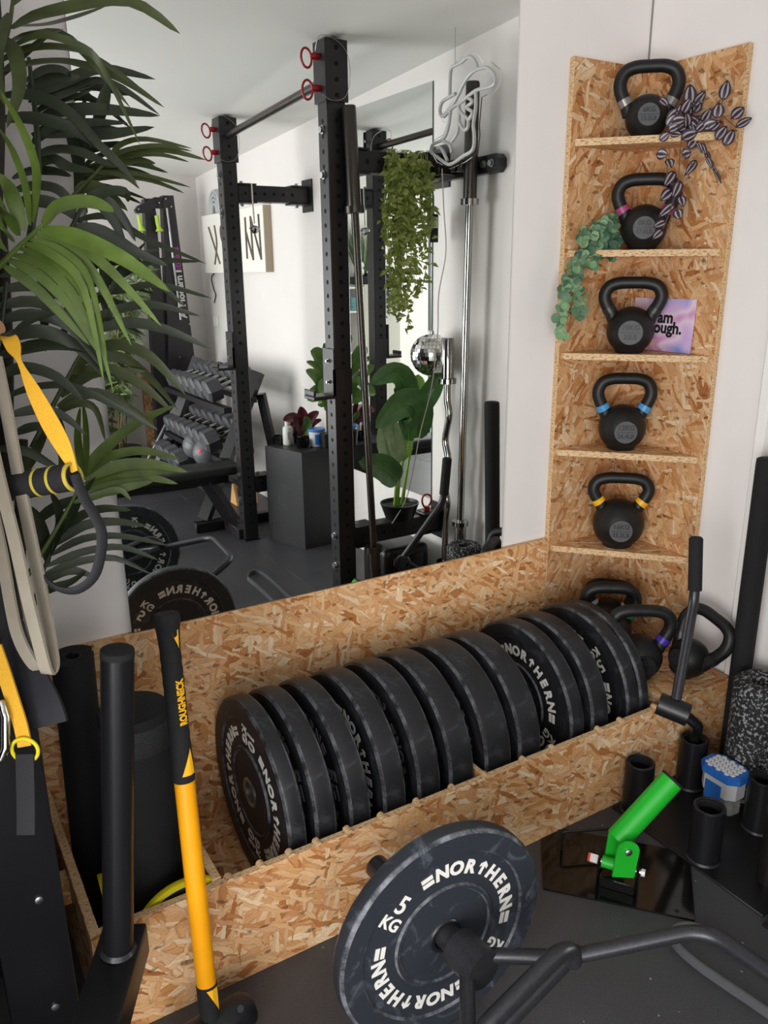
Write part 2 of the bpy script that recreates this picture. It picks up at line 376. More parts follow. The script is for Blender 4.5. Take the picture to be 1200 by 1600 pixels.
# glazed garden doors behind the viewpoint; the front-wall one is added for frontal light
def glazing(name, lo, hi, ax):
    m = MB(); a = 1 if ax == 0 else 0; w = .05
    lo, hi = Vector(lo), Vector(hi); mid = (lo[a] + hi[a]) / 2
    def bar(a0, a1, z0, z1):
        l, h = lo.copy(), hi.copy(); l[a], h[a], l.z, h.z = a0, a1, z0, z1; m.box(l, h, bev=.004)
    bar(lo[a], lo[a] + w, lo.z, hi.z); bar(hi[a] - w, hi[a], lo.z, hi.z); bar(mid - w / 2, mid + w / 2, lo.z, hi.z)
    bar(lo[a], hi[a], lo.z, lo.z + w); bar(lo[a], hi[a], hi.z - w, hi.z)
    o = struct(name, m, M['black']); return o
glazing('door_1', (-3.50, -3.6, 0), (-3.45, -1.5, 2.06), 0); glazing('added_door', (-3.22, -3.93, 0), (-1.88, -3.88, 2.03), 1)
# plain grey strip for the joint where the two wall panels meet
m = MB(); m.box((.0145, .0145, 1.9), (.0182, .0182, 2.2)); struct('trim_2', m, plain('corner_joint_grey', '8a8583', .8))

# big wall mirror standing on the board, leaning back a hair
m = MB(); m.box((-1.56, 0, 0), (-.462, .005, 1.49))
Mm = Matrix.Translation((0, .005, .585)) @ Matrix.Rotation(R(-.3), 4, 'X')
for v in m.bm.verts: v.co = Mm @ v.co
mir = thing('wall_mirror', 'large frameless mirror standing on the strand board along the back wall', 'mirror', (-1.0, .008, .585))
for f in m.bm.faces: f.material_index = 1
m.bm.normal_update()
front = min(m.bm.faces, key=lambda f: f.normal.y); front.material_index = 0
part('glass', m, [M['mirror'], M['mirror_edge']], mir, world=True, angle=0)
# second mirror on the right-hand wall
m = MB(); m.box((.0125, -1.86, .42), (.0178, -1.055, 2.085))
for f in m.bm.faces: f.material_index = 1
m.bm.normal_update(); min(m.bm.faces, key=lambda f: f.normal.x).material_index = 0
mir2 = thing('wall_mirror', 'narrower mirror on the right-hand wall between the two rack uprights, seen in the big mirror', 'mirror', (.015, -1.46, .42))
part('glass', m, [M['mirror'], M['mirror_edge']], mir2, world=True, angle=0)

# ================================================================ CORNER SHELF
cs = thing('corner_shelf', 'tall corner shelf of strand board with five triangular shelves of kettlebells', 'shelf', (-.1, -.1, .25))
def board(name, lo, hi, parent, edge_axes, mat='osb'):
    """strand board with plain flakes on its faces and layered chips on its edges"""
    m = MB(); m.box(lo, hi, bev=.0012); me = m.mesh(name, [M[mat], M['osb_edge']], 30, True)
    for p in me.polygons:
        n = p.normal; a = max(range(3), key=lambda i: abs(n[i])); p.material_index = 1 if a in edge_axes else 0
    o = new(name, me, parent); o.matrix_parent_inverse = wm(parent).inverted(); return o
board('side_panel', (-.279, 0, .25), (-.0005, .0175, 1.921), cs, (0, 2), 'osb_v')
board('side_panel', (0, -.318, .25), (.0175, .0175, 1.921), cs, (1, 2), 'osb_v')
SH = [1.721, 1.435, 1.152, .866, .561]
for z in SH:
    m = MB(); m.prism([(-.268, -.0005), (-.0005, -.0005), (-.0005, -.303), (-.008, -.303), (-.268, -.010)], .018, Matrix.Translation((0, 0, z - .018)))
    me = m.mesh('shelf', [M['osb'], M['osb_edge']], 30, True)
    l = me.uv_layers[0].data
    for p in me.polygons:
        if abs(p.normal.z) < .5:
            p.material_index = 1
    o = new('shelf', me, cs); o.matrix_parent_inverse = wm(cs).inverted()

# ================================================================ WEIGHT STORAGE BOX
YF = -.499; PT = .249; XR = .0
wb = thing('weight_storage_box', 'long strand board storage trough for bumper plates along the wall', 'storage box', (-.95, -.25, 0))
board('back_board', (-1.86, 0, .0), (-.2805, .0172, .583), wb, (0, 2))
board('front_panel', (-1.80, YF, 0), (-.205, YF + .018, PT), wb, (0, 2))
board('plinth_front', (-.204, YF + .001, 0), (-.0015, YF + .019, PT), wb, (0,))
board('plinth_top', (-.262, YF + .0195, PT - .018), (-.0005, -.0005, PT), wb, (0, 1))
board('plinth_side', (-.262, YF + .0195, 0), (-.244, -.0005, PT - .0185), wb, (1, 2))
board('partition', (-1.565, YF + .0185, 0), (-1.547, -.0005, PT + .004), wb, (1, 2))
board('side_board', (-1.80, YF + .0185, 0), (-1.782, -.0005, PT), wb, (1, 2))
board('base_board', (-1.546, YF + .0185, .0), (-.2625, -.0005, .006), wb, (0, 1))
board('divider', (-.8995, YF + .0185, .0065), (-.887, -.30, PT - .004), wb, (1, 2))
board('batten', (-1.90, -.30, .17), (-1.8005, -.26, .225), wb, (0, 2))
m = MB(); m.box((-1.4745, -.0008, .530), (-1.4665, .001, .538)); part('knot_hole', m, plain('dark_hole', '15100c', .9), wb, world=True)
for x in [-1.53, -1.462, -1.398, -1.336, -1.263, -1.178, -1.085, -.988, -.893, -.776, -.681, -.523, -.443, -.313]:
    m = MB(); m.tube([(x - .004, YF + .001, PT - .002), (x - .004, YF + .0205, PT - .002)], .0085, 10)
    part('peg', m, M['osb_edge'], wb, uv=True, world=True)

# ================================================================ BUMPER PLATES
def plate_profile(t, worn=False, r=.2245):
    h = t / 2
    out = [(.0255, -h + .003), (.036, -h + .002), (.0365, -h + .004), (.098, -h + .005), (.101, -h + .001), (.107, -h + .001), (.110, -h + .006), (.176, -h + .006), (.1795, -h + .001), (r - .008, -h), (r - .002, -h + .004), (r, -h + .010)]
    return out + [(a, -z) for a, z in reversed(out)]
T_ARROW = [(-.09, -.35), (.09, -.35), (.09, .20), (.27, .06), (.27, .26), (0, .47), (-.27, .26), (-.27, .06), (-.09, .20)]
def arc_word(m, chars, r, centre, step, size, z, flip, ext=.0012):
    """raised characters set clockwise along radius r; angles seen from the face"""
    n = len(chars); a = centre + step * (n - 1) / 2
    for ch in chars:
        ca, sa = math.cos(a), math.sin(a); up = Vector((ca, sa, 0)); rt = Vector((sa, -ca, 0))
        fx = Matrix.Rotation(PI, 4, 'Y') if flip else Matrix.Identity(4)
        X = fx @ axes((up * r) + Vector((0, 0, z)), rt, up)
        if ch == 'T': m.prism([(x * size, y * size) for x, y in T_ARROW], ext, X)
        elif ch == '=':
            for y in (-.30, .06): m.prism([(-.36 * size, y * size), (.36 * size, y * size), (.36 * size, (y + .26) * size), (-.36 * size, (y + .26) * size)], ext, X)
        else:
            v, f = text_geo(ch, size * 1.12, ext / 2, .0015 * size / .03); m.add(v, f, X @ Matrix.Translation((0, 0, ext / 2)))
        a -= step
def plate_letters(root, kg, t, ang, mat, ang_back=None):
    for flip in (False, True):
        for q in (0, PI):
            an = ang_back if flip and ang_back is not None else ang
            m = MB(); arc_word(m, '=NORTHERN=', .1425, an + q, R(12.9), .0345, t / 2 - .0062, flip)
            part('brand_lettering', m, mat, root, angle=25)
            # the weight stands sideways in the gap: its top points clockwise
            a = an + q + PI / 2; rad = Vector((math.cos(a), math.sin(a), 0)); cw = Vector((math.sin(a), -math.cos(a), 0))
            fx = Matrix.Rotation(PI, 4, 'Y') if flip else Matrix.Identity(4); m = MB()
            for txt, sz, dc in ((str(kg), .050, .018), ('KG', .035, -.020)):
                v, f = text_geo(txt, sz, .0006, .0009); m.add(v, f, fx @ axes(rad * .143 + cw * dc + Vector((0, 0, t / 2 - .0056)), -rad, cw))
            part('weight_marking', m, mat, root, angle=25)
def make_plate(label, kg, t, rubber, group=None, ang=0.0, letter='letter', ang_back=None):
    root = thing('bumper_plate', label, 'weight plate', (0, 0, 0), 0, group)
    m = MB(); m.lathe(plate_profile(t), 72, caps=False)
    # close the bore
    part('rubber_disc', m, M[rubber], root, angle=28)
    m = MB(); h = t / 2 + .0005; m.pipe((0, 0, -h), (0, 0, h), .0355, .0254, 36); part('steel_hub', m, M['steel'] if rubber == 'rubber' else M['black'], root)
    plate_letters(root, kg, t, ang, M[letter], ang_back)
    return root
XL = [-1.388, -1.325, -1.241, -1.155, -1.063, -.974, -.868, -.764, -.590, -.516, -.384, -.334]
XRt = [-1.345, -1.273, -1.188, -1.095, -1.000, -.903, -.788, -.692, -.542, -.455, -.339, -.300]
KG = [10, 10, 15, 15, 20, 20, 20, 15, 10, 10, 5, 5]
ordn = ['first bumper plate at the left end of the trough, its ten kilo face in view', 'second bumper plate from the left end of the trough, thin tread', 'third bumper plate from the left, thick tread, just before the visible brand arc',
        'fourth bumper plate from the left in the trough, brand arc glimpsed on its face', 'fifth bumper plate from the left in the trough, wide scuffed tread', 'sixth bumper plate from the left, just left of the wooden divider', 'seventh bumper plate from the left, wide tread, just right of the divider',
        'eighth bumper plate from the left, before the wide gap showing the next face', 'ninth bumper plate from the left, ten kilo face shown in the wide gap', 'tenth bumper plate from the left, narrow tread behind the ten kilo face', 'eleventh bumper plate from the left, thin, five kilo face in view', 'last thin bumper plate at the right end by the kettlebells']
for i in range(12):
    t = XRt[i] - XL[i]
    p = make_plate(ordn[i], KG[i], t, 'rubber', 'bumper plates standing in the trough', R([-90, 30, 200, -60, 80, 10, -70, 55, -28, 20, -132, 200][i]), 'letter' if i in (0, 3, 8, 10) else 'letter_dim')
    cx = (XL[i] + XRt[i]) / 2; p.location = (cx, -.232, .2312)
    p.rotation_euler = Euler((0, R(-90 + random.uniform(-.6, .6)), 0)); p.rotation_euler.rotate_axis('X', 0)

# ================================================================ KETTLEBELLS
def kettlebell(label, Rb, w, hgt, rt, band, l1, l2, loc, yaw, tone='emblem', emb=.029, pitch=0.0, group='kettlebells', flat=.5):
    root = thing('kettlebell', label, 'kettlebell', loc, yaw, group)
    zc = Rb * .93
    pr = [(.0001, 0), (Rb * .52, 0), (Rb * .60, .004)]
    a0 = math.asin(max(-1, (.004 - zc) / Rb))
    rb0 = math.sqrt(max(0, Rb ** 2 - (zc - .010) ** 2)); pr = [(.0001, 0), (rb0 * .86, 0), (rb0 * .95, .003)]
    a0 = math.atan2(.010 - zc, rb0)
    for k in range(19):
        a = a0 + (PI / 2 - a0) * k / 18; pr.append((max(.0001, Rb * math.cos(a)), zc + Rb * math.sin(a)))
    m = MB(); m.lathe(pr, 40); part('body', m, M['iron'], root, angle=50)
    k = w / 2 - rt; top = hgt - rt; zb = zc + Rb * .62
    zb = zc + math.sqrt(max(.0004, Rb ** 2 - .052 ** 2)) + .004; q = (top - zb)
    P = [(.60 * k, zb - .022), (.715 * k, zb + .002), (.875 * k, zb + q * .25), (.985 * k, zb + q * .50), (.955 * k, zb + q * .72), (.80 * k, zb + q * .90), (.50 * k, zb + q * .985), (.2 * k, top), (0, top)]
    path = smooth([(-x, 0, z) for x, z in P] + [(x, 0, z) for x, z in reversed(P[:-1])], 4)
    L = len(path); rad = [rt * (1.12 if i < 4 or i > L - 5 else 1.0 + .12 * (1 - min(i, L - 1 - i) / (L / 2))) for i in range(L)]
    m = MB(); m.tube(path, rad, 16); part('handle', m, M['iron'], root, angle=60)
    if band is not None:
        for sgn in (0, 1):
            seg = path[4:8] if sgn == 0 else path[-8:-4]
            d0 = Vector(seg[0]) + (Vector(seg[1]) - Vector(seg[0])) * .2; d1 = Vector(seg[-1])
            m = MB(); m.tube([d0, (Vector(d0) + Vector(d1)) / 2 + Vector(((-1 if sgn == 0 else 1) * .0006, 0, 0)), d1], rt * 1.17, 18); part('colour_band', m, band, root)
    ze = zc * .97
    m = MB(); m.lathe([(emb, 0), (emb, .004), (emb * .96, .0052), (.0001, .0052)], 32, axes((0, -Rb + .0022, ze), (1, 0, 0), (0, 0, 1)), caps=True)
    e = part('emblem', m, M[tone], root)
    m = MB()
    for tx, dz, sz in ((l1, emb * .40, emb * .60), (l2, -emb * .36, emb * .52)):
        v, f = text_geo(tx, sz, .0004, .0006); m.add(v, f, axes((0, -Rb - .0032, ze + dz), (1, 0, 0), (0, 0, 1)))
    m.box((-emb * .86, -Rb - .0036, ze - .0008), (emb * .86, -Rb - .0028, ze + .0008))
    part('weight_marking', m, M['emblem_text'], e, label='dark raised weight marking', angle=25)
    return root
bands = {n: plain(n + '_band', c, .35) for n, c in (('grey', '8d8b88'), ('pink', '9d3d72'), ('black', '262626'), ('blue', '3f8fc6'), ('yellow', 'e9ad14'), ('green', '1e7d3e'), ('purple', '3a2b98'), ('white', 'd6d4d2'))}
bands['grey'] = plain('grey_steel_band', '8f8c88', .3, .6)
YAW = R(-47)
kettlebell('black kettlebell with grey bands on the topmost shelf', .0565, .184, .192, .0163, bands['grey'], '6KG', '13.2LB', (-.102, -.100, SH[0] + .0005), YAW + R(4), emb=.028)
kettlebell('black kettlebell with pink bands on the second shelf', .062, .186, .200, .0163, bands['pink'], '8KG', '17.6LB', (-.092, -.112, SH[1] + .0005), YAW, emb=.030)
kettlebell('black kettlebell with black bands beside the motivational plaque', .067, .190, .211, .0165, bands['black'], '10KG', '22LB', (-.106, -.106, SH[2] + .0005), YAW, emb=.034)
kettlebell('black kettlebell with blue bands on the fourth shelf', .069, .187, .226, .0165, bands['blue'], '12KG', '26.4LB', (-.102, -.100, SH[3] + .0005), YAW + R(9), emb=.033)
kettlebell('black kettlebell with yellow bands on the lowest shelf', .077, .198, .232, .0168, bands['yellow'], '16KG', '35.2LB', (-.098, -.112, SH[4] + .0005), YAW + R(6), emb=.034)
kettlebell('black kettlebell with green bands on the plinth behind the bumper plates', .070, .186, .226, .0172, bands['green'], '24KG', '52.8LB', (-.178, -.178, PT + .0005), YAW + R(10), 'iron')
kettlebell('black kettlebell with a white band hidden in the corner of the plinth', .060, .165, .185, .0155, bands['white'], '24KG', '52.8LB', (-.078, -.085, PT + .0005), YAW - R(3), 'iron')
kettlebell('black kettlebell with purple bands in front on the plinth', .066, .200, .222, .0172, bands['purple'], '20KG', '44LB', (-.222, -.340, PT + .0005), YAW + R(12), 'iron', emb=.034)
kb9 = kettlebell('black kettlebell at the right-hand wall on the plinth, tipped over against it', .057, .182, .212, .0165, bands['black'], '20KG', '44LB', (-.124, -.408, PT + .014), YAW - R(4), 'iron')
kb9.rotation_euler = (Matrix.Rotation(R(-24), 3, Vector((-.70, -.71, 0)).normalized()) @ Matrix.Rotation(YAW - R(40), 3, 'Z')).to_euler()

# ================================================================ HELPERS FOR FITTED SHAPES
def fillet(pts, r, n=5):
    P = [Vector(p) for p in pts]; out = [P[0]]
    for i in range(1, len(P) - 1):
        a, b, c = P[i - 1], P[i], P[i + 1]; rr = min(r, (a - b).length * .49, (c - b).length * .49)
        p0 = b + (a - b).normalized() * rr; p2 = b + (c - b).normalized() * rr
        out += [p0 * (1 - t) ** 2 + b * 2 * t * (1 - t) + p2 * t * t for t in (k / n for k in range(n + 1))]
    return out + [P[-1]]
def wrap_text(m, txt, size, p, ax, face, r, ext=.0006, off=.0008, sx=1.0):
    """letters wrapped on a round bar: p a point on its axis, ax the reading direction, face the outward direction"""
    v, f = text_geo(txt, size, ext, off); ax = Vector(ax).normalized(); fc = Vector(face); fc = (fc - ax * fc.dot(ax)).normalized(); up = fc.cross(ax)
    m.add([Vector(p) + ax * q.x * sx + (fc * math.cos(q.y / r) + up * math.sin(q.y / r)) * (r + q.z) for q in v], f)
def wrap_poly(m, poly, p, ax, face, r, ext=.0008, n=6):
    ax = Vector(ax).normalized(); fc = Vector(face); fc = (fc - ax * fc.dot(ax)).normalized(); up = fc.cross(ax)
    ptsd = []
    for i in range(len(poly)):
        a, b = poly[i], poly[(i + 1) % len(poly)]
        ptsd += [(a[0] + (b[0] - a[0]) * k / n, a[1] + (b[1] - a[1]) * k / n) for k in range(n)]
    V = [m.bm.verts.new(Vector(p) + ax * x + (fc * math.cos(y / r) + up * math.sin(y / r)) * (r + ext)) for x, y in ptsd]
    m.bm.faces.new(V)

# ================================================================ TRAP BAR WITH TWO PLATES
HA = Vector((-1.236, -.80, .2190)); HB = Vector((-1.165, -1.665, .2190)); hc = Vector((-1.196, -1.275, .2190))
ha = (HB - HA).normalized(); perp = Vector((-ha.y, ha.x, 0)).normalized()
if perp.x < 0: perp = -perp
TL_ = R(16.5); hl = perp * math.cos(TL_) + Vector((0, 0, math.sin(TL_))); hn = Vector((-perp.x * math.sin(TL_), -perp.y * math.sin(TL_), math.cos(TL_)))
def H(s, w, n=0.0): return hc + ha * s + hl * w + hn * n
hb = thing('trap_bar', 'black hexagonal trap bar on the floor with a plate on each end', 'barbell', (hc.x, hc.y, 0), 0)
for sg in (-1, 1):
    m = MB(); c0, c1 = sg * .372, sg * .70
    m.tube([H(c0, 0), H(sg * .44, 0)], .0365, 24); part('collar', m, M['hex'], hb, world=True)
    m = MB(); m.tube([H(sg * .441, 0), H(c1 - sg * .004, 0), H(c1, 0)], [.0242, .0242, .022], 24); part('sleeve', m, M['hex'], hb, world=True, label='bar sleeve with chipped paint')
HJ = .118
for sg in (-1, 1):
    m = MB(); m.tube(fillet([H(-.395, .020 * sg), H(-.285, HJ * sg), H(-.150, .318 * sg), H(.150, .318 * sg), H(.285, HJ * sg), H(.395, .020 * sg)], .045, 6), .0135, 14)
    part('hex_rail', m, M['hex'], hb, world=True)
for sg in (-1, 1):
    s0 = .283 * sg
    m = MB(); m.tube([H(s0, -HJ), H(s0, HJ)], .0145, 14); part('low_handle', m, M['hex'], hb, world=True)
    m = MB(); m.tube(fillet([H(s0 * .965, HJ), H(s0 * .95, HJ + .004, .035), H(s0 * .94, HJ - .03, .068), H(s0 * .94, -HJ + .03, .068), H(s0 * .95, -HJ - .004, .035), H(s0 * .965, -HJ)], .03, 5), .0148, 14)
    part('raised_handle', m, M['hex'], hb, world=True)
def bar_plate(label, pos, yaw, ang, dist):
    p = make_plate(label, 5, .038, 'rubber_worn', 'five kilo plates on the trap bar', ang, 'letter', dist)
    p.location = pos; p.scale = (.972, .972, .972)
    # local z (seen face) points along the bar
    z = Vector((math.sin(yaw), -math.cos(yaw), 0)); y = Vector((0, 0, 1)); x = y.cross(z)
    p.rotation_euler = Matrix(((x.x, y.x, z.x), (x.y, y.y, z.y), (x.z, y.z, z.z))).to_euler()
bar_plate('worn five kilo bumper plate on the trap bar in front of the trough', HA + Vector((0, .012, -.0005)), R(-2), R(48), R(-50))
bar_plate('five kilo bumper plate on the far end of the trap bar, seen in the mirror', HB + Vector((0, 0, -.0005)), R(5), R(40), R(5))

# ================================================================ SLEDGEHAMMER
h0 = Vector((-1.629, -0.612, .040)); h1 = Vector((-1.604, -.470, .826)); hd = (h1 - h0).normalized()
sh = thing('sledgehammer', 'sledgehammer with yellow handle and black grip leaning on the strand board panel', 'sledgehammer', h0)
def hp(t): return h0 + hd * t
HL = (h1 - h0).length
m = MB(); m.tube([hp(.093), hp(.098), hp(.30), hp(.505)], [.0165, .0182, .0185, .0182], 24); part('yellow_shaft', m, M['yellow'], sh, world=True)
m = MB(); m.tube([hp(.02), hp(.021), hp(.098), hp(.0985)], [.018, .0192, .0192, .0185], 24); part('black_ferrule', m, M['foam'], sh, world=True)
m = MB(); pr = [(.4925, .0188), (.50, .0198), (.56, .0185)] + [(.57 + i * .0115, .0178 + (.0009 if i % 2 else 0)) for i in range(16)] + [(HL - .055, .0185), (HL - .030, .0205), (HL - .018, .0228), (HL - .006, .0228), (HL - .001, .020)]
m.tube([hp(a) for a, _ in pr], [b for _, b in pr], 24); part('rubber_grip', m, M['foam'], sh, world=True)
fc = Vector((-.35, -1, .25)); fr = Vector((.25, -1, .2))
m = MB(); wrap_text(m, 'ROUGHNECK', .0200, hp(.640), hd, Vector((.34, -.93, .2)), .0197, sx=.66); part('grip_lettering', m, M['yellow_mark'], sh, world=True, label='yellow maker lettering', angle=0)
for t, pl in ((HL - .028, [(.012, -.011), (.012, .011), (-.034, -.007)]), (.515, [(.04, -.007), (-.008, .012), (-.008, -.013)]), (.083, [(.012, .011), (.012, -.011), (-.036, -.010)])):
    m = MB(); wrap_poly(m, pl, hp(t), hd, fr, .0200 if t > .6 else .0195, .0005 if t > .6 else .0012); part('yellow_arrow', m, M['yellow_mark'], sh, world=True, angle=0)
a1 = Vector((-1.546, -0.6, .040)); a0 = h0 - (a1 - h0) * .85; m = MB()
ad = (a1 - a0).normalized(); L = (a1 - a0).length
m.tube([a0, a0 + ad * .012, a0 + ad * .03, a0 + ad * (L - .03), a0 + ad * (L - .012), a1], [.026, .034, .0365, .0365, .034, .026], 24)
part('hammer_head', m, M['black'], sh, world=True)
m = MB(); c = a1 - ad * .030 + Vector((.0, -.016, .028)); m.cyl(c, c + Vector((0, -.006, .008)), .0065, n=14); part('pin', m, M['hex'], sh, world=True)

# ================================================================ SLED WITH UPRIGHT POST
sl = thing('push_sled', 'black steel push sled with a round upright post standing before the trough', 'sled', (-1.78, -.65, 0))
m = MB(); bp = Vector((-1.772, -.607, .302)); tp = Vector((-1.722, -.620, .846)); m.tube([bp, tp - (tp - bp).normalized() * .003], .0248, 28); part('upright_post', m, M['black'], sl, world=True)
m = MB(); d = (tp - bp).normalized(); m.tube([tp - d * .006, tp - d * .002, tp + d * .004, tp + d * .006], [.0254, .0254, .0248, .021], 28); part('post_cap', m, M['foam'], sl, world=True)
m = MB(); m.tube([bp + d * .001, bp + d * .008], [.031, .0262], 24); part('weld_bead', m, M['hex'], sl, world=True)
bx = Vector((-.46, -.888, 0)).normalized(); by = Vector((-bx.y, bx.x, 0)); o = Vector((-1.7475, -.555, .24))
X = axes(o, bx, by)
m = MB(); m.box((0, -.038, 0), (.62, .038, .062), bev=.006, M=X, seg=2); part('side_beam', m, M['black'], sl, world=True)
m = MB(); m.box((.54, -.034, .006), (.61, .034, .2395), bev=.005, M=Matrix.Translation((0, 0, -.24)) @ X); part('beam_leg', m, M['black'], sl, world=True)
m = MB(); m.box((.40, -.05, 0), (.72, .05, .0055), bev=.002, M=Matrix.Translation((0, 0, -.24)) @ X); part('foot_plate', m, M['black'], sl, world=True)

# ================================================================ ITEMS IN THE SMALL COMPARTMENT
m = MB(); a = Vector((-1.732, -.155, .0)); b = Vector((-1.722, -.19, .655)); dd = (b - a).normalized()
mr = thing('rolled_mat', 'black ribbed exercise mat rolled up in the small compartment', 'mat', (a.x, a.y, 0))
spiral = []
_, sa, sb = flat_frame(dd); n = 150; turns = 4.2
A = []; Bv = []
for i in range(n):
    th = 2 * PI * turns * i / n; r = .016 + .030 * i / n; q = sa * math.cos(th) * r + sb * math.sin(th) * r
    A.append((a + q, a + q * ((r - .0058) / r))); Bv.append((b + q, b + q * ((r - .0058) / r)))
v = [[m.bm.verts.new(x) for x in (A[i][0], A[i][1], Bv[i][1], Bv[i][0])] for i in range(n)]; m.skin(v)
part('mat_roll', m, M['foam_dark'], mr, world=True, angle=60)
fr_ = thing('foam_roller', 'fat black foam roller standing in the small compartment behind the sled post', 'foam roller', (-1.655, -.335, 0))
m = MB(); m.lathe([(.060, 0), (.067, .006), (.067, .585), (.064, .595), (.0001, .598)], 40, Matrix.Translation((-1.652, -.352, .001))); part('foam_body', m, M['foam'], fr_, world=True, angle=50)
m = MB(); m.lathe([(.0676, 0), (.0685, .004), (.0685, .052), (.0676, .056)], 40, Matrix.Translation((-1.652, -.352, .522)), caps=False); part('coarse_band', m, plain('coarse_black_foam', '1d1d1e', .6, noise=.9, nscale=330, bump=.9), fr_, world=True)
solo('massage_stick', MB().tube([(-1.590, -.436, .004), (-1.590, -.434, .22), (-1.590, -.434, .345), (-1.590, -.434, .35)], [.018, .019, .019, .016], 18), M['foam_dark'], 'short black foam stick leaning in the compartment beside the hammer', 'massage stick')
def slider(label, c, nrm, r):
    t = thing('sliding_disc', label, 'sliding disc', c, group='yellow rimmed sliding discs')
    nrm = Vector(nrm).normalized(); _, a, b = flat_frame(nrm); X = axes((0, 0, 0), a, nrm.cross(a))
    m = MB(); m.lathe([(.0001, 0), (r * .86, 0), (r * .86, .006), (.0001, .007)], 40, X); part('foam_pad', m, M['foam_dark'], t)
    m = MB(); m.lathe([(r * .86, -.002), (r * .99, -.003), (r, .003), (r * .98, .010), (r * .88, .012), (r * .86, .010)], 48, X, caps=False); part('rim', m, M['yellow_rim'], t, label='yellow rim')
slider('yellow rimmed disc standing on edge between the mat roll and the sled post', (-1.738, -.352, .115), (1, -.06, .10), .112)
slider('yellow rimmed disc on edge just behind the front panel beside the hammer', (-1.620, -.470, .165), (0, 1, 0), .103)

# ================================================================ BAR HOLDER WITH FOUR TUBES
bh = thing('bar_holder', 'black floor rack of upright tubes for holding barbells', 'bar holder', (-.31, -.73, 0))
m = MB(); m.box((-.474, -.955, .0), (-.145, -.506, .005), bev=.0015); part('base_plate', m, M['black'], bh, world=True)
for x in (-.428, -.215):
    for y in (-.548, -.762):
        m = MB(); m.pipe((x, y, .0052), (x, y, .152), .0378, .0305, 32); tb = part('tube', m, M['black'], bh, world=True)
        m = MB(); m.lathe([(.0382, 0), (.0415, .0), (.0382, .005)], 28, Matrix.Translation((x, y, .0052)), caps=False); part('weld_ring', m, M['hex'], tb, world=True)
        m = MB(); m.pipe((x, y, .131), (x, y, .149), .0302, .0265, 28); part('plastic_insert', m, M['foam'], tb, world=True)

# T-bar row handle: its peg stands in the tube near the plinth
tb = thing('row_handle', 'black cranked row handle with rubber grip standing in a tube beside the plinth', 'handle', (-.215, -.548, .006))
m = MB(); G0 = Vector((-.279, -.530, .735)); G1 = Vector((-.281, -.545, .602)); K = Vector((-.284, -.548, .572)); E1 = Vector((-.408, -.620, .362))
m.tube([G0 + Vector((0, .0004, .004)), G0, G1], [.014, .0172, .0172], 18); part('rubber_grip', m, M['foam'], tb, world=True)
m = MB(); m.tube(fillet([G1 + (G0 - G1) * .1, K, E1], .03, 6), .0128, 16); part('cranked_bar', m, M['hex'], tb, world=True)
m = MB(); ca = Vector((-.434, -.590, .347)); cb = Vector((-.394, -.650, .330)); m.pipe(ca, cb, .0285, .0235, 28)
part('sleeve', m, M['black'], tb, world=True)
m = MB(); q = cb - (cb - ca).normalized() * .004; m.cyl(q, q + (cb - ca).normalized() * .003, .0234, n=24); part('end_cap', m, M['hex'], tb, world=True)
m = MB(); m.tube(fillet([cb + Vector((.006, .03, -.004)), (-.245, -.578, .212), (-.217, -.549, .165), (-.215, -.548, .03)], .05, 6), .0145, 14); part('peg', m, M['black'], tb, world=True)

# moisture absorber tub
tu = thing('moisture_absorber', 'moisture absorber tub with blue lid and white honeycomb grille between the holder tubes', 'tub', (-.222, -.655, .0052))
def octo(lx, ly, c): return [(-lx + c, -ly), (lx - c, -ly), (lx, -ly + c), (lx, ly - c), (lx - c, ly), (-lx + c, ly), (-lx, ly - c), (-lx, -ly + c)]
m = MB(); m.prism(octo(.036, .052, .018), .052, Matrix.Translation((0, 0, .05))); part('tub', m, plain('translucent_white_tub', 'dcdee0', .3, trans=.15), tu)
m = MB(); m.prism(octo(.031, .046, .016), .05, None, 0); part('water_well', m, plain('clear_plastic_well', 'c9d2d6', .12, trans=.75), tu)
m = MB(); m.prism(octo(.042, .060, .022), .016, Matrix.Translation((0, 0, .100))); m.prism(octo(.038, .056, .02), .006, Matrix.Translation((0, 0, .1155))); part('lid', m, M['blue_plastic'], tu)
gm = MB().lathe([(.0069, 0), (.0069, .0012), (.0062, .0018), (.0001, .0018)], 8).mesh('grille_cell', M['white_plastic'])
for i in range(-3, 4):
    for j in range(-4, 5):
        x, y = i * .0145 + (j % 2) * .00725, j * .0126
        if abs(x) < .031 and abs(y) < .047 and abs(x) + abs(y) < .066:
            new('grille_cell', gm, tu).location = (x, y, .1213)
m = MB(); m.box((-.0365, -.020, .028), (-.034, .030, .082), bev=.001); part('front_label', m, M['blue_plastic'], tu, label='blue label panel')

# ================================================================ LANDMINE
lm = thing('landmine_base', 'landmine barbell pivot with bright green sleeve on a gloss black steel plate', 'landmine', (-.68, -.72, 0))
m = MB(); m.prism([(-.832, -.634), (-.612, -.884), (-.478, -.764), (-.478, -.695), (-.648, -.5035), (-.722, -.5035)], .005); part('base_plate', m, M['black_gloss'], lm, world=True)
for x, y in ((-.805, -.633), (-.625, -.845)):
    m = MB(); m.cyl((x, y, .0049), (x, y, .0054), .005, n=12); part('bolt_hole', m, M['foam'], lm, world=True)
pa = Vector((-.702, -.688, .062)); pb = Vector((-.660, -.752, .062)); pd = (pb - pa).normalized(); pc = (pa + pb) / 2
tdir = Vector((.134, -.0285, .127)).normalized()
m = MB(); m.cyl(pa, pb, .0135, n=20); part('pivot_barrel', m, M['green'], lm, world=True)
X = axes(pc, pd, Vector((-pd.y, pd.x, 0)))
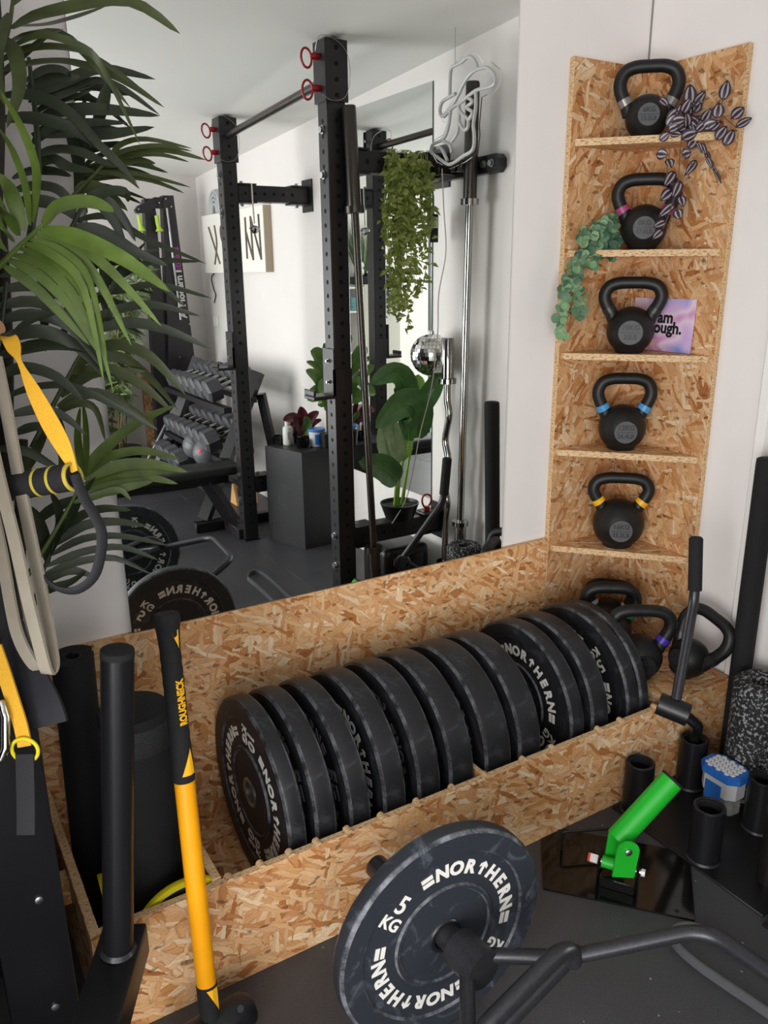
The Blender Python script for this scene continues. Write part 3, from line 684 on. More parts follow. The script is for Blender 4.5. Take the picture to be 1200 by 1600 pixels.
for s_ in (-1, 1):
    m = MB(); m.box((s_ * .0435 - .003, -.018, -.057), (s_ * .0435 + .003, .018, .016), bev=.003, M=X); part('bracket', m, M['black_gloss'], lm, world=True)
m = MB(); m.box((-.0405, -.018, -.057), (.0405, .018, -.030), M=X, bev=.002); part('bracket_web', m, M['black_gloss'], lm, world=True)
m = MB(); m.cyl(pa - pd * .020, pb + pd * .012, .0062, n=12); part('pivot_bolt', m, M['steel'], lm, world=True)
m = MB(); m.cyl(pb + pd * .0115, pb + pd * .020, .0085, n=6); part('lock_nut', m, M['white_plastic'], lm, world=True)
m = MB(); m.cyl(pa - pd * .032, pa - pd * .010, .0128, n=4); part('paper_tag', m, plain('paper_sticker', 'ddd8d2', .6), lm, world=True, label='white sticker with red print')
m = MB(); m.cyl(pa - pd * .0325, pa - pd * .027, .0131, n=4); part('tag_print', m, plain('red_print', 'c2452c', .6), lm, world=True)
bo = pc + Vector((.016, .016, .066)); t0 = bo - tdir * .026; t1 = bo + tdir * .176
m = MB(); m.pipe(t0 + tdir * .014, t1, .0275, .0235, 32); sv = part('green_sleeve', m, M['green'], lm, world=True)
m = MB(); m.pipe(t1 - tdir * .002, t1 + tdir * .004, .0285, .0225, 32); part('rubber_rim', m, M['foam'], sv, world=True)
m = MB(); m.cyl(t0 + tdir * .0142, t0 + tdir * .020, .0234, n=24); part('end_disc', m, M['green'], sv, world=True)
side = Vector((.5, .866, 0))
for s_ in (-1, 1):
    up = (bo - pc); up = up - side * up.dot(side); L = up.length; up.normalize(); fw = up.cross(side).normalized(); Y = axes(pc + side * (.0305 * s_), fw, up)
    poly = [(-.025, -.004), (.025, -.004), (.026, L)] + [(.026 * math.cos(R(a)), L + .026 * math.sin(R(a))) for a in range(20, 180, 20)] + [(-.026, L)]
    m = MB(); m.prism(poly, .005, Y, -.0025); part('yoke_plate', m, M['green'], lm, world=True)
    q = pc + up * L + side * (.0335 * s_); m = MB(); m.tube([q, q + side * (.004 * s_), q + side * (.006 * s_)], [.008, .008, .005], 14); part('yoke_bolt', m, M['steel'], lm, world=True)
m = MB(); m.tube(fillet([(-.705, -.560, .0052), (-.705, -.560, .058), (-.575, -.625, .058), (-.575, -.625, .0052)], .01, 4), .0034, 8); part('stop_rod', m, M['black'], lm, world=True)

# ================================================================ RIGHT EDGE: PADDED BAR, SPECKLED ROLLER, LOOSE BAND
m = MB(); m.tube([(-.036, -.543, .0), (-.060, -.555, .90), (-.0605, -.555, .917), (-.0605, -.555, .920)], [.0285, .0285, .0275, .022], 24)
solo('padded_pole', m, M['foam'], 'tall black foam covered pole leaning at the right-hand wall', 'pole', angle=50)
def speckle():
    k = NT('speckled_foam'); tc = k.node('ShaderNodeTexCoord')
    n = k.node('ShaderNodeTexNoise', ins={'Vector': tc.outputs['Object'], 'Scale': 120.0, 'Detail': 3.0, 'Roughness': .6})
    k.link(k.ramp(n.outputs[0], [(.54, lin('141416')), (.60, lin('8e8e90'))]), k.b.inputs['Base Color']); k.b.inputs['Roughness'].default_value = .8; k.bump(n.outputs[0], .4, .002); return k.m
m = MB(); m.pipe((-.104, -.652, .0), (-.104, -.652, .345), .070, .024, 44)
solo('foam_roller', m, speckle(), 'grey speckled black foam roller standing at the foot of the padded pole', 'foam roller', angle=50)
P = smooth([(-.655, -1.6, 0), (-.668, -1.3, 0), (-.695, -1.10, 0), (-.714, -.965, 0), (-.705, -.897, 0), (-.672, -.882, 0), (-.634, -.905, 0), (-.615, -.98, 0), (-.607, -1.08, 0), (-.592, -1.3, 0), (-.575, -1.6, 0), (-.612, -1.66, 0), (-.655, -1.6, 0)], 5)
m = MB(); m.strip([p + Vector((0, 0, .0115)) for p in P], .022, (0, 0, 1), .005)
solo('resistance_band', m, plain('grey_rubber_band', '55555a', .6, noise=.1, nscale=40), 'grey rubber loop band lying on the floor beyond the trap bar', 'resistance band', angle=60)

# ================================================================ TRAINING RIG UPRIGHT WITH STRAPS (left edge)
ru = thing('rig_upright', 'dark steel rig upright with round bolts at the left edge', 'rig', (-1.89, -.56, 0))
m = MB(); m.box((-1.945, -.602, .0055), (-1.843, -.515, 1.98), bev=.004, seg=2); part('post', m, M['black'], ru, world=True)
m = MB(); m.box((-1.98, -.64, 0), (-1.815, -.48, .0055), bev=.001); part('foot_plate', m, M['black'], ru, world=True)
for x, z in ((-1.878, .452), (-1.879, .238)):
    m = MB(); m.tube([(x, -.6015, z), (x, -.6045, z), (x, -.6055, z)], [.0068, .0064, .004], 16); part('bolt', m, M['steel'], ru, world=True)
m = MB(); m.tube([(-1.87, -.6025, 1.318), (-1.845, -.625, 1.320), (-1.822, -.645, 1.330)], .0085, 14); part('hook_peg', m, plain('tan_wooden_peg', '9a7250', .6), ru, world=True)
YEL = [(-1.8113, -0.5473, 1.3071), (-1.8042, -0.563, 1.3095), (-1.802, -0.5812, 1.2964), (-1.7997, -0.6005, 1.2804), (-1.7919, -0.6297, 1.2462), (-1.7808, -0.6565, 1.2069), (-1.7712, -0.6795, 1.176), (-1.764, -0.6943, 1.1466)]
YELw = [0.0134, 0.0201, 0.0184, 0.0059, 0.0176, 0.0234, 0.0201, 0.0084]
BLK = [(-1.7647, -0.6953, 1.1427), (-1.7598, -0.7076, 1.1164), (-1.7511, -0.7217, 1.0918), (-1.7467, -0.7317, 1.0711), (-1.7528, -0.7382, 1.0426), (-1.765, -0.7404, 1.0157), (-1.786, -0.7332, 1.0), (-1.8049, -0.7157, 0.9999), (-1.8175, -0.6974, 1.0125), (-1.8228, -0.674, 1.0348), (-1.8231, -0.6425, 1.0885), (-1.8245, -0.6288, 1.1244)]
GRIP = [(-1.821, -0.6372, 1.124), (-1.8045, -0.6575, 1.1297), (-1.7864, -0.6753, 1.1345), (-1.7672, -0.6946, 1.1403)]
BG1 = [(-1.825, -0.5775, 1.2849), (-1.8246, -0.6096, 1.2127), (-1.8255, -0.6435, 1.1331), (-1.8249, -0.678, 1.0542), (-1.8245, -0.7094, 0.9841), (-1.8255, -0.7319, 0.9296), (-1.8273, -0.7408, 0.9083), (-1.833, -0.746, 0.9012), (-1.8378, -0.7525, 0.9092), (-1.8407, -0.7461, 0.9396), (-1.8443, -0.7216, 1.0019), (-1.8462, -0.69, 1.0703), (-1.8497, -0.6576, 1.1379), (-1.8518, -0.6134, 1.2243), (-1.851, -0.5617, 1.3018)]
BG2 = [(-1.8597, -0.5859, 1.1163), (-1.8579, -0.6277, 1.0365), (-1.8594, -0.6611, 0.9745), (-1.8585, -0.6815, 0.9359), (-1.8515, -0.7015, 0.9089), (-1.8423, -0.7123, 0.8943), (-1.8345, -0.6971, 0.8986), (-1.8389, -0.6745, 0.9375), (-1.8386, -0.6462, 0.9831), (-1.8391, -0.6136, 1.0564), (-1.8459, -0.5711, 1.1472)]
NAVY = [(-1.8877, -0.5556, 0.9477), (-1.8683, -0.5938, 0.908), (-1.8576, -0.6279, 0.8648), (-1.848, -0.658, 0.831), (-1.8416, -0.6753, 0.8105), (-1.8394, -0.6833, 0.7918)]
YEL2 = [(-1.885, -0.6446, 0.9087), (-1.8801, -0.6594, 0.8754), (-1.875, -0.6773, 0.8338), (-1.8717, -0.6897, 0.8047), (-1.8715, -0.699, 0.7789)]
BLK2 = [(-1.8731, -0.7016, 0.769), (-1.8774, -0.7099, 0.7383), (-1.8828, -0.7199, 0.7009), (-1.8888, -0.7293, 0.6644)]
RING = [(-1.8723, -0.7003, 0.7739)]
CARA = [(-1.8994, -0.6699, 0.8474), (-1.8902, -0.6779, 0.8407), (-1.888, -0.6857, 0.8226), (-1.8945, -0.6958, 0.7831), (-1.9021, -0.6965, 0.7683), (-1.9136, -0.6921, 0.761), (-1.9091, -0.6787, 0.8063)]
ACR = Vector((.8538, -.5206, -.0069)); TOW = Vector((-.496, -.818, .29))
us = thing('suspension_strap', 'yellow suspension strap with black foam handle hanging beside the palm', 'strap', YEL[0])
m = MB(); m.strip(smooth(YEL, 3), [w for w in smooth([(w, 0, 0) for w in YELw], 3) for w in [w[0]]], ACR, .003); part('yellow_strap', m, M['yellow_strap'], us, world=True)
g0, g1 = Vector(GRIP[0]), Vector(GRIP[-1]); gd = (g1 - g0).normalized()
m = MB(); m.tube([g0 - gd * .03, g0 - gd * .028, g1 - gd * .004, g1 - gd * .001], [.015, .0185, .0185, .0165], 24); gr = part('foam_grip', m, M['foam'], us, world=True)
for t in (.36, .66, 1.0):
    m = MB(); q = g0.lerp(g1, t); m.pipe(q - gd * .0022, q + gd * .0022, .0190, .0150, 28); part('grip_ring', m, plain('olive_yellow_ring', 'b3a03a', .5), gr, world=True)
m = MB(); m.tube(smooth(BLK, 4), .0078, 10, squash=.45); part('foot_loop', m, M['web_black'], us, world=True)
def band_loop(label, P, w):
    m = MB(); P = smooth(P, 4); sd = [ (ACR * .93 + TOW * .35) for _ in P]
    m.strip(P, w, sd, .004); return solo('resistance_band', m, M['beige'], label, 'resistance band', 'beige bands on the rig', angle=60)
band_loop('long beige rubber band hanging in front of the palm, longest loop', BG1, .0185)
band_loop('shorter beige rubber band loop hanging at the left edge behind the long one', BG2, .0185)
m = MB(); m.strip(smooth(NAVY, 4), .062, ACR * .95 + Vector((0, 0, .30)), .006)
solo('lifting_belt', m, plain('dark_navy_webbing', '171820', .7, noise=.1, nscale=200), 'broad dark strap folded over, hanging below the beige bands', 'strap', angle=60)
lo = thing('suspension_strap', 'lower yellow strap with ring and black webbing hanging before the rig upright', 'strap', YEL2[0])
m = MB(); m.strip(smooth(YEL2, 3), .0185, ACR, .004); part('yellow_strap', m, M['yellow_strap'], lo, world=True)
m = MB(); m.strip(smooth(BLK2, 3), .0245, ACR, .004); part('black_webbing', m, M['web_black'], lo, world=True)
c = Vector(RING[0]); m = MB(); m.tube([c + ACR * (.0178 * math.cos(2 * PI * i / 28)) + Vector((0, 0, .0178 * math.sin(2 * PI * i / 28))) for i in range(28)], .0026, 8, closed=True); part('ring', m, M['yellow_rim'], lo, world=True)
m = MB(); m.tube(CARA, .0058, 10, closed=True)
solo('carabiner', m, M['chrome'], 'chrome carabiner clip at the left edge beside the lower yellow strap', 'carabiner')

# ================================================================ PALM
def leafmat(name, c0, c1, rough=.45):
    k = NT(name); tc = k.node('ShaderNodeTexCoord'); n = k.node('ShaderNodeTexNoise', ins={'Vector': tc.outputs['Object'], 'Scale': 25.0, 'Detail': 3.0})
    k.link(k.ramp(n.outputs[0], [(.3, lin(c0)), (.7, lin(c1))]), k.b.inputs['Base Color']); k.b.inputs['Roughness'].default_value = rough
    k.b.inputs['Transmission Weight'].default_value = 0; return k.m
LM = {'bright': leafmat('bright_palm_leaf', '4d6026', '637a34'), 'bright2': leafmat('olive_palm_leaf', '414f20', '54662b'), 'mid': leafmat('palm_leaf', '363f1e', '465028'), 'dark': leafmat('dark_palm_leaf', '232c1c', '303b25')}  # leaf greens graded from bright to dark, one per frond
PALM = [
 ('bright', [(-1.805, -0.378, 1.38), (-1.755, -0.415, 1.43), (-1.723, -0.448, 1.46)], 0.0064, [
  ([(-1.734, -0.429, 1.463), (-1.726, -0.467, 1.527), (-1.743, -0.495, 1.58), (-1.769, -0.522, 1.62)], 0.015),
  ([(-1.738, -0.427, 1.459), (-1.741, -0.452, 1.511), (-1.756, -0.471, 1.558), (-1.775, -0.496, 1.582)], 0.0116),
  ([(-1.725, -0.448, 1.458), (-1.702, -0.478, 1.481), (-1.671, -0.52, 1.485), (-1.649, -0.563, 1.472)], 0.0308),
  ([(-1.726, -0.449, 1.453), (-1.68, -0.495, 1.437), (-1.632, -0.547, 1.406), (-1.591, -0.599, 1.365)], 0.0239),
  ([(-1.728, -0.437, 1.45), (-1.687, -0.463, 1.435), (-1.645, -0.5, 1.393), (-1.594, -0.554, 1.315)], 0.016),
  ([(-1.732, -0.423, 1.447), (-1.69, -0.449, 1.425), (-1.659, -0.476, 1.379), (-1.631, -0.517, 1.286)], 0.0153),
  ([(-1.741, -0.42, 1.441), (-1.7, -0.452, 1.42), (-1.674, -0.482, 1.379), (-1.67, -0.524, 1.27)], 0.0123),
  ([(-1.748, -0.418, 1.434), (-1.714, -0.45, 1.416), (-1.685, -0.487, 1.37), (-1.682, -0.541, 1.236)], 0.0123),
  ([(-1.756, -0.404, 1.427), (-1.716, -0.437, 1.411), (-1.682, -0.483, 1.352), (-1.67, -0.542, 1.221)], 0.0114),
  ([(-1.762, -0.391, 1.418), (-1.722, -0.412, 1.402), (-1.688, -0.444, 1.351), (-1.673, -0.47, 1.28)], 0.0155),
  ([(-1.77, -0.388, 1.412), (-1.733, -0.411, 1.389), (-1.698, -0.441, 1.342), (-1.673, -0.47, 1.277)], 0.0146),
  ([(-1.777, -0.387, 1.403), (-1.743, -0.406, 1.375), (-1.71, -0.428, 1.332), (-1.678, -0.453, 1.284)], 0.0146),
  ([(-1.747, -0.413, 1.452), (-1.756, -0.424, 1.496), (-1.769, -0.442, 1.515), (-1.784, -0.462, 1.525)], 0.0201),
  ([(-1.753, -0.411, 1.445), (-1.767, -0.432, 1.477), (-1.778, -0.46, 1.492), (-1.797, -0.488, 1.498)], 0.02),
  ([(-1.761, -0.41, 1.436), (-1.772, -0.428, 1.456), (-1.784, -0.449, 1.468), (-1.799, -0.472, 1.47)], 0.0183),
  ([(-1.771, -0.408, 1.424), (-1.78, -0.426, 1.438), (-1.791, -0.445, 1.446), (-1.805, -0.464, 1.448)], 0.0184),
 ]),
 ('mid', [(-1.755, -0.327, 1.679), (-1.718, -0.305, 1.734), (-1.699, -0.295, 1.794)], 0.0064, [
  ([(-1.71, -0.306, 1.743), (-1.645, -0.28, 1.779), (-1.526, -0.289, 1.808), (-1.446, -0.298, 1.77)], 0.0243),
  ([(-1.7, -0.272, 1.755), (-1.644, -0.217, 1.775), (-1.585, -0.16, 1.806), (-1.515, -0.107, 1.845)], 0.017),
  ([(-1.723, -0.33, 1.724), (-1.718, -0.364, 1.693), (-1.725, -0.398, 1.645), (-1.752, -0.421, 1.589)], 0.0204),
  ([(-1.713, -0.323, 1.76), (-1.737, -0.365, 1.715), (-1.754, -0.414, 1.663), (-1.758, -0.472, 1.61)], 0.0181),
  ([(-1.703, -0.299, 1.776), (-1.679, -0.274, 1.798), (-1.628, -0.264, 1.82), (-1.577, -0.258, 1.831)], 0.0179),
  ([(-1.719, -0.296, 1.723), (-1.669, -0.263, 1.751), (-1.612, -0.244, 1.753), (-1.532, -0.275, 1.653)], 0.0163),
  ([(-1.729, -0.295, 1.709), (-1.669, -0.289, 1.742), (-1.614, -0.294, 1.735), (-1.578, -0.295, 1.707), (-1.538, -0.332, 1.589)], 0.0131),
  ([(-1.74, -0.306, 1.693), (-1.68, -0.282, 1.725), (-1.615, -0.27, 1.733), (-1.563, -0.257, 1.72), (-1.494, -0.266, 1.675)], 0.0174),
  ([(-1.74, -0.311, 1.679), (-1.673, -0.281, 1.706), (-1.609, -0.255, 1.716), (-1.535, -0.244, 1.702), (-1.464, -0.239, 1.666)], 0.0177),
  ([(-1.751, -0.311, 1.661), (-1.703, -0.293, 1.704), (-1.657, -0.273, 1.744), (-1.623, -0.254, 1.765)], 0.0139),
 ]),
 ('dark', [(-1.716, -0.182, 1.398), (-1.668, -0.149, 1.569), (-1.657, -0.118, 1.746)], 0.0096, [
  ([(-1.662, -0.111, 1.687), (-1.602, -0.084, 1.717), (-1.521, -0.068, 1.751), (-1.425, -0.076, 1.742)], 0.0223),
  ([(-1.665, -0.113, 1.676), (-1.598, -0.086, 1.707), (-1.513, -0.072, 1.73), (-1.425, -0.087, 1.678)], 0.0165),
  ([(-1.666, -0.126, 1.639), (-1.605, -0.1, 1.668), (-1.523, -0.093, 1.678), (-1.429, -0.098, 1.675)], 0.0258),
  ([(-1.669, -0.13, 1.62), (-1.6, -0.114, 1.634), (-1.53, -0.104, 1.635), (-1.441, -0.097, 1.655)], 0.0281),
  ([(-1.668, -0.125, 1.706), (-1.632, -0.114, 1.73), (-1.599, -0.108, 1.734), (-1.586, -0.095, 1.725)], 0.0158),
  ([(-1.668, -0.129, 1.696), (-1.628, -0.112, 1.718), (-1.59, -0.101, 1.724), (-1.565, -0.08, 1.734)], 0.0182),
  ([(-1.661, -0.117, 1.671), (-1.614, -0.106, 1.69), (-1.576, -0.09, 1.708), (-1.538, -0.076, 1.723)], 0.0184),
  ([(-1.662, -0.123, 1.655), (-1.621, -0.106, 1.681), (-1.578, -0.093, 1.697), (-1.544, -0.075, 1.714)], 0.0161),
  ([(-1.67, -0.135, 1.606), (-1.633, -0.114, 1.637), (-1.576, -0.111, 1.65), (-1.498, -0.124, 1.654)], 0.0207),
  ([(-1.67, -0.142, 1.585), (-1.629, -0.13, 1.599), (-1.585, -0.125, 1.597), (-1.531, -0.132, 1.575)], 0.023),
  ([(-1.673, -0.147, 1.567), (-1.643, -0.136, 1.582), (-1.612, -0.134, 1.571), (-1.568, -0.138, 1.566)], 0.0229),
  ([(-1.71, -0.132, 1.548), (-1.674, -0.115, 1.563), (-1.634, -0.106, 1.566), (-1.603, -0.094, 1.561)], 0.0184),
  ([(-1.717, -0.156, 1.675), (-1.663, -0.169, 1.678), (-1.613, -0.19, 1.651), (-1.572, -0.217, 1.596), (-1.525, -0.247, 1.539)], 0.0186),
  ([(-1.728, -0.163, 1.636), (-1.673, -0.172, 1.642), (-1.616, -0.19, 1.629), (-1.566, -0.212, 1.594), (-1.525, -0.232, 1.547)], 0.0198),
  ([(-1.517, -0.087, 1.727), (-1.533, -0.086, 1.681), (-1.548, -0.082, 1.642), (-1.56, -0.079, 1.609)], 0.0214),
  ([(-1.6, -0.09, 1.648), (-1.592, -0.101, 1.604), (-1.593, -0.106, 1.566), (-1.605, -0.111, 1.51)], 0.0188),
  ([(-1.595, -0.074, 1.629), (-1.58, -0.088, 1.617), (-1.582, -0.097, 1.589), (-1.591, -0.107, 1.544)], 0.0189),
  ([(-1.717, -0.16, 1.525), (-1.674, -0.158, 1.535), (-1.638, -0.158, 1.528), (-1.614, -0.159, 1.496)], 0.0226),
  ([(-1.725, -0.163, 1.503), (-1.678, -0.165, 1.51), (-1.637, -0.168, 1.5), (-1.608, -0.171, 1.474)], 0.0226),
 ]),
 ('mid', [(-1.644, -0.141, 1.496), (-1.586, -0.134, 1.548), (-1.537, -0.123, 1.593)], 0.0053, [
  ([(-1.537, -0.123, 1.593), (-1.507, -0.099, 1.62), (-1.456, -0.093, 1.633), (-1.375, -0.114, 1.619)], 0.0109),
  ([(-1.537, -0.123, 1.592), (-1.498, -0.107, 1.61), (-1.437, -0.108, 1.621), (-1.376, -0.115, 1.614)], 0.0121),
  ([(-1.541, -0.122, 1.589), (-1.491, -0.104, 1.609), (-1.423, -0.102, 1.615), (-1.348, -0.113, 1.6)], 0.0147),
  ([(-1.546, -0.12, 1.584), (-1.5, -0.11, 1.599), (-1.439, -0.113, 1.604), (-1.384, -0.117, 1.594)], 0.0134),
  ([(-1.553, -0.118, 1.578), (-1.515, -0.115, 1.584), (-1.476, -0.11, 1.593), (-1.447, -0.105, 1.589)], 0.0145),
  ([(-1.578, -0.124, 1.554), (-1.528, -0.117, 1.568), (-1.47, -0.121, 1.564), (-1.393, -0.141, 1.546)], 0.0133),
  ([(-1.584, -0.122, 1.549), (-1.529, -0.118, 1.561), (-1.466, -0.126, 1.556), (-1.405, -0.138, 1.535)], 0.0145),
  ([(-1.566, -0.128, 1.563), (-1.543, -0.129, 1.566), (-1.512, -0.139, 1.556), (-1.493, -0.144, 1.539)], 0.0119),
  ([(-1.606, -0.128, 1.531), (-1.581, -0.131, 1.54), (-1.555, -0.141, 1.532), (-1.524, -0.164, 1.498)], 0.0235),
 ]),
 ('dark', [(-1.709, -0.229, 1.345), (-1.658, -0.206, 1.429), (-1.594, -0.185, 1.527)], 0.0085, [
  ([(-1.606, -0.171, 1.512), (-1.563, -0.171, 1.529), (-1.528, -0.171, 1.531), (-1.521, -0.16, 1.514)], 0.0175),
  ([(-1.611, -0.172, 1.501), (-1.58, -0.166, 1.513), (-1.552, -0.176, 1.475), (-1.538, -0.181, 1.428)], 0.0186),
  ([(-1.604, -0.173, 1.508), (-1.565, -0.174, 1.516), (-1.536, -0.184, 1.48), (-1.521, -0.186, 1.444)], 0.0163),
  ([(-1.623, -0.185, 1.478), (-1.56, -0.163, 1.486), (-1.492, -0.161, 1.448), (-1.387, -0.183, 1.404)], 0.0167),
  ([(-1.631, -0.184, 1.468), (-1.58, -0.192, 1.46), (-1.527, -0.214, 1.424), (-1.477, -0.227, 1.401)], 0.0209),
  ([(-1.635, -0.185, 1.457), (-1.593, -0.19, 1.446), (-1.526, -0.224, 1.396), (-1.461, -0.263, 1.328)], 0.0186),
  ([(-1.565, -0.184, 1.374), (-1.51, -0.167, 1.402), (-1.457, -0.155, 1.41), (-1.39, -0.155, 1.408)], 0.0147),
  ([(-1.603, -0.193, 1.352), (-1.541, -0.179, 1.359), (-1.477, -0.167, 1.366), (-1.381, -0.185, 1.339)], 0.0146),
  ([(-1.621, -0.198, 1.307), (-1.559, -0.188, 1.325), (-1.497, -0.184, 1.33), (-1.413, -0.202, 1.307)], 0.0169),
  ([(-1.627, -0.215, 1.286), (-1.555, -0.208, 1.3), (-1.485, -0.211, 1.285), (-1.405, -0.229, 1.246)], 0.0192),
  ([(-1.605, -0.188, 1.329), (-1.574, -0.174, 1.374), (-1.534, -0.17, 1.408), (-1.496, -0.164, 1.444)], 0.0143),
  ([(-1.588, -0.194, 1.34), (-1.552, -0.184, 1.385), (-1.517, -0.176, 1.419), (-1.475, -0.181, 1.43)], 0.0131),
  ([(-1.612, -0.173, 1.463), (-1.611, -0.185, 1.419), (-1.615, -0.194, 1.375), (-1.628, -0.202, 1.319)], 0.0254),
  ([(-1.576, -0.157, 1.43), (-1.578, -0.172, 1.385), (-1.587, -0.179, 1.351), (-1.588, -0.194, 1.306)], 0.0189),
  ([(-1.651, -0.189, 1.419), (-1.643, -0.209, 1.375), (-1.655, -0.217, 1.332), (-1.68, -0.225, 1.267)], 0.0227),
  ([(-1.666, -0.2, 1.397), (-1.683, -0.209, 1.354), (-1.7, -0.218, 1.311), (-1.708, -0.236, 1.258)], 0.0202),
 ]),
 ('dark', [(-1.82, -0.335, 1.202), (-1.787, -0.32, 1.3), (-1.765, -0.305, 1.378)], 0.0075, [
  ([(-1.773, -0.298, 1.386), (-1.724, -0.301, 1.393), (-1.679, -0.311, 1.372), (-1.646, -0.343, 1.269)], 0.0157),
  ([(-1.781, -0.301, 1.364), (-1.723, -0.305, 1.37), (-1.674, -0.317, 1.341), (-1.64, -0.338, 1.26)], 0.0158),
  ([(-1.787, -0.306, 1.339), (-1.731, -0.305, 1.346), (-1.68, -0.312, 1.321), (-1.637, -0.331, 1.251)], 0.0169),
  ([(-1.791, -0.312, 1.315), (-1.734, -0.31, 1.326), (-1.678, -0.32, 1.303), (-1.634, -0.34, 1.23)], 0.018),
  ([(-1.798, -0.319, 1.285), (-1.728, -0.315, 1.299), (-1.671, -0.318, 1.273), (-1.623, -0.331, 1.206)], 0.0213),
  ([(-1.801, -0.314, 1.26), (-1.721, -0.312, 1.276), (-1.65, -0.313, 1.266), (-1.589, -0.316, 1.236)], 0.0237),
  ([(-1.772, -0.353, 1.301), (-1.74, -0.345, 1.319), (-1.709, -0.341, 1.328), (-1.689, -0.331, 1.332)], 0.0134),
  ([(-1.8, -0.313, 1.229), (-1.754, -0.304, 1.24), (-1.706, -0.307, 1.221), (-1.67, -0.312, 1.18)], 0.0193),
  ([(-1.8, -0.314, 1.192), (-1.735, -0.287, 1.205), (-1.661, -0.276, 1.192), (-1.548, -0.311, 1.114)], 0.0166),
  ([(-1.795, -0.326, 1.167), (-1.745, -0.325, 1.173), (-1.707, -0.326, 1.158), (-1.675, -0.329, 1.122)], 0.0151),
  ([(-1.79, -0.328, 1.135), (-1.758, -0.32, 1.143), (-1.733, -0.313, 1.137), (-1.714, -0.309, 1.112)], 0.0173),
  ([(-1.82, -0.306, 1.113), (-1.773, -0.317, 1.104), (-1.745, -0.32, 1.084), (-1.722, -0.321, 1.064)], 0.0152),
 ]),
 ('mid', [(-1.751, -0.233, 1.091), (-1.696, -0.223, 1.177), (-1.639, -0.205, 1.257)], 0.0075, [
  ([(-1.647, -0.206, 1.24), (-1.578, -0.192, 1.259), (-1.514, -0.191, 1.233), (-1.455, -0.205, 1.157)], 0.0231),
  ([(-1.653, -0.206, 1.229), (-1.586, -0.194, 1.241), (-1.529, -0.192, 1.207), (-1.473, -0.204, 1.13)], 0.0182),
  ([(-1.666, -0.216, 1.214), (-1.604, -0.211, 1.221), (-1.544, -0.218, 1.187), (-1.493, -0.228, 1.132)], 0.0192),
  ([(-1.689, -0.216, 1.175), (-1.633, -0.205, 1.21), (-1.58, -0.204, 1.212), (-1.529, -0.204, 1.209)], 0.0179),
  ([(-1.699, -0.228, 1.16), (-1.639, -0.217, 1.177), (-1.583, -0.218, 1.154), (-1.524, -0.233, 1.099)], 0.0203),
  ([(-1.683, -0.216, 1.186), (-1.642, -0.209, 1.24), (-1.612, -0.199, 1.284), (-1.582, -0.19, 1.328)], 0.0187),
  ([(-1.705, -0.226, 1.155), (-1.703, -0.25, 1.112), (-1.707, -0.272, 1.07), (-1.725, -0.284, 1.028)], 0.0206),
  ([(-1.718, -0.226, 1.133), (-1.743, -0.249, 1.093), (-1.766, -0.27, 1.065), (-1.797, -0.285, 1.039)], 0.0203),
  ([(-1.711, -0.226, 1.144), (-1.667, -0.237, 1.164), (-1.638, -0.251, 1.152), (-1.631, -0.268, 1.095)], 0.0139),
 ]),
 ('bright2', [(-1.798, -0.284, 0.867), (-1.725, -0.271, 0.959), (-1.67, -0.243, 1.029)], 0.0064, [
  ([(-1.671, -0.241, 1.032), (-1.627, -0.215, 1.067), (-1.553, -0.203, 1.112), (-1.475, -0.2, 1.138)], 0.0208),
  ([(-1.669, -0.244, 1.029), (-1.619, -0.224, 1.055), (-1.551, -0.223, 1.059), (-1.484, -0.231, 1.035)], 0.0196),
  ([(-1.67, -0.245, 1.023), (-1.606, -0.237, 1.04), (-1.54, -0.238, 1.035), (-1.475, -0.245, 1.011)], 0.0208),
  ([(-1.672, -0.246, 1.016), (-1.614, -0.238, 1.024), (-1.547, -0.239, 1.02), (-1.484, -0.238, 1.015)], 0.0171),
  ([(-1.678, -0.246, 1.007), (-1.616, -0.245, 1.013), (-1.561, -0.241, 1.013), (-1.499, -0.25, 0.992)], 0.0195),
  ([(-1.683, -0.246, 0.998), (-1.637, -0.25, 0.997), (-1.59, -0.253, 1.001), (-1.547, -0.253, 1.005)], 0.0169),
  ([(-1.671, -0.241, 1.032), (-1.67, -0.225, 1.08), (-1.666, -0.215, 1.114), (-1.656, -0.207, 1.153)], 0.0154),
  ([(-1.668, -0.243, 1.032), (-1.658, -0.233, 1.08), (-1.652, -0.22, 1.125), (-1.651, -0.208, 1.159)], 0.013),
  ([(-1.696, -0.254, 0.986), (-1.657, -0.26, 0.994), (-1.616, -0.265, 1.001), (-1.596, -0.269, 0.978)], 0.0131),
 ]),
 ('dark', [(-1.807, -0.301, 0.77), (-1.769, -0.267, 0.861), (-1.707, -0.242, 0.967)], 0.0064, [
  ([(-1.723, -0.245, 0.933), (-1.678, -0.232, 0.953), (-1.635, -0.225, 0.957), (-1.587, -0.225, 0.946)], 0.0182),
  ([(-1.737, -0.245, 0.908), (-1.68, -0.231, 0.932), (-1.62, -0.227, 0.929), (-1.561, -0.229, 0.91)], 0.0171),
  ([(-1.747, -0.246, 0.89), (-1.683, -0.23, 0.906), (-1.611, -0.228, 0.898), (-1.527, -0.241, 0.867)], 0.0135),
  ([(-1.757, -0.247, 0.871), (-1.688, -0.243, 0.885), (-1.618, -0.246, 0.882), (-1.552, -0.258, 0.846)], 0.0135),
  ([(-1.763, -0.248, 0.856), (-1.702, -0.248, 0.869), (-1.634, -0.257, 0.866), (-1.574, -0.275, 0.827)], 0.0134),
  ([(-1.772, -0.249, 0.84), (-1.733, -0.25, 0.855), (-1.705, -0.252, 0.853), (-1.674, -0.26, 0.836)], 0.0168),
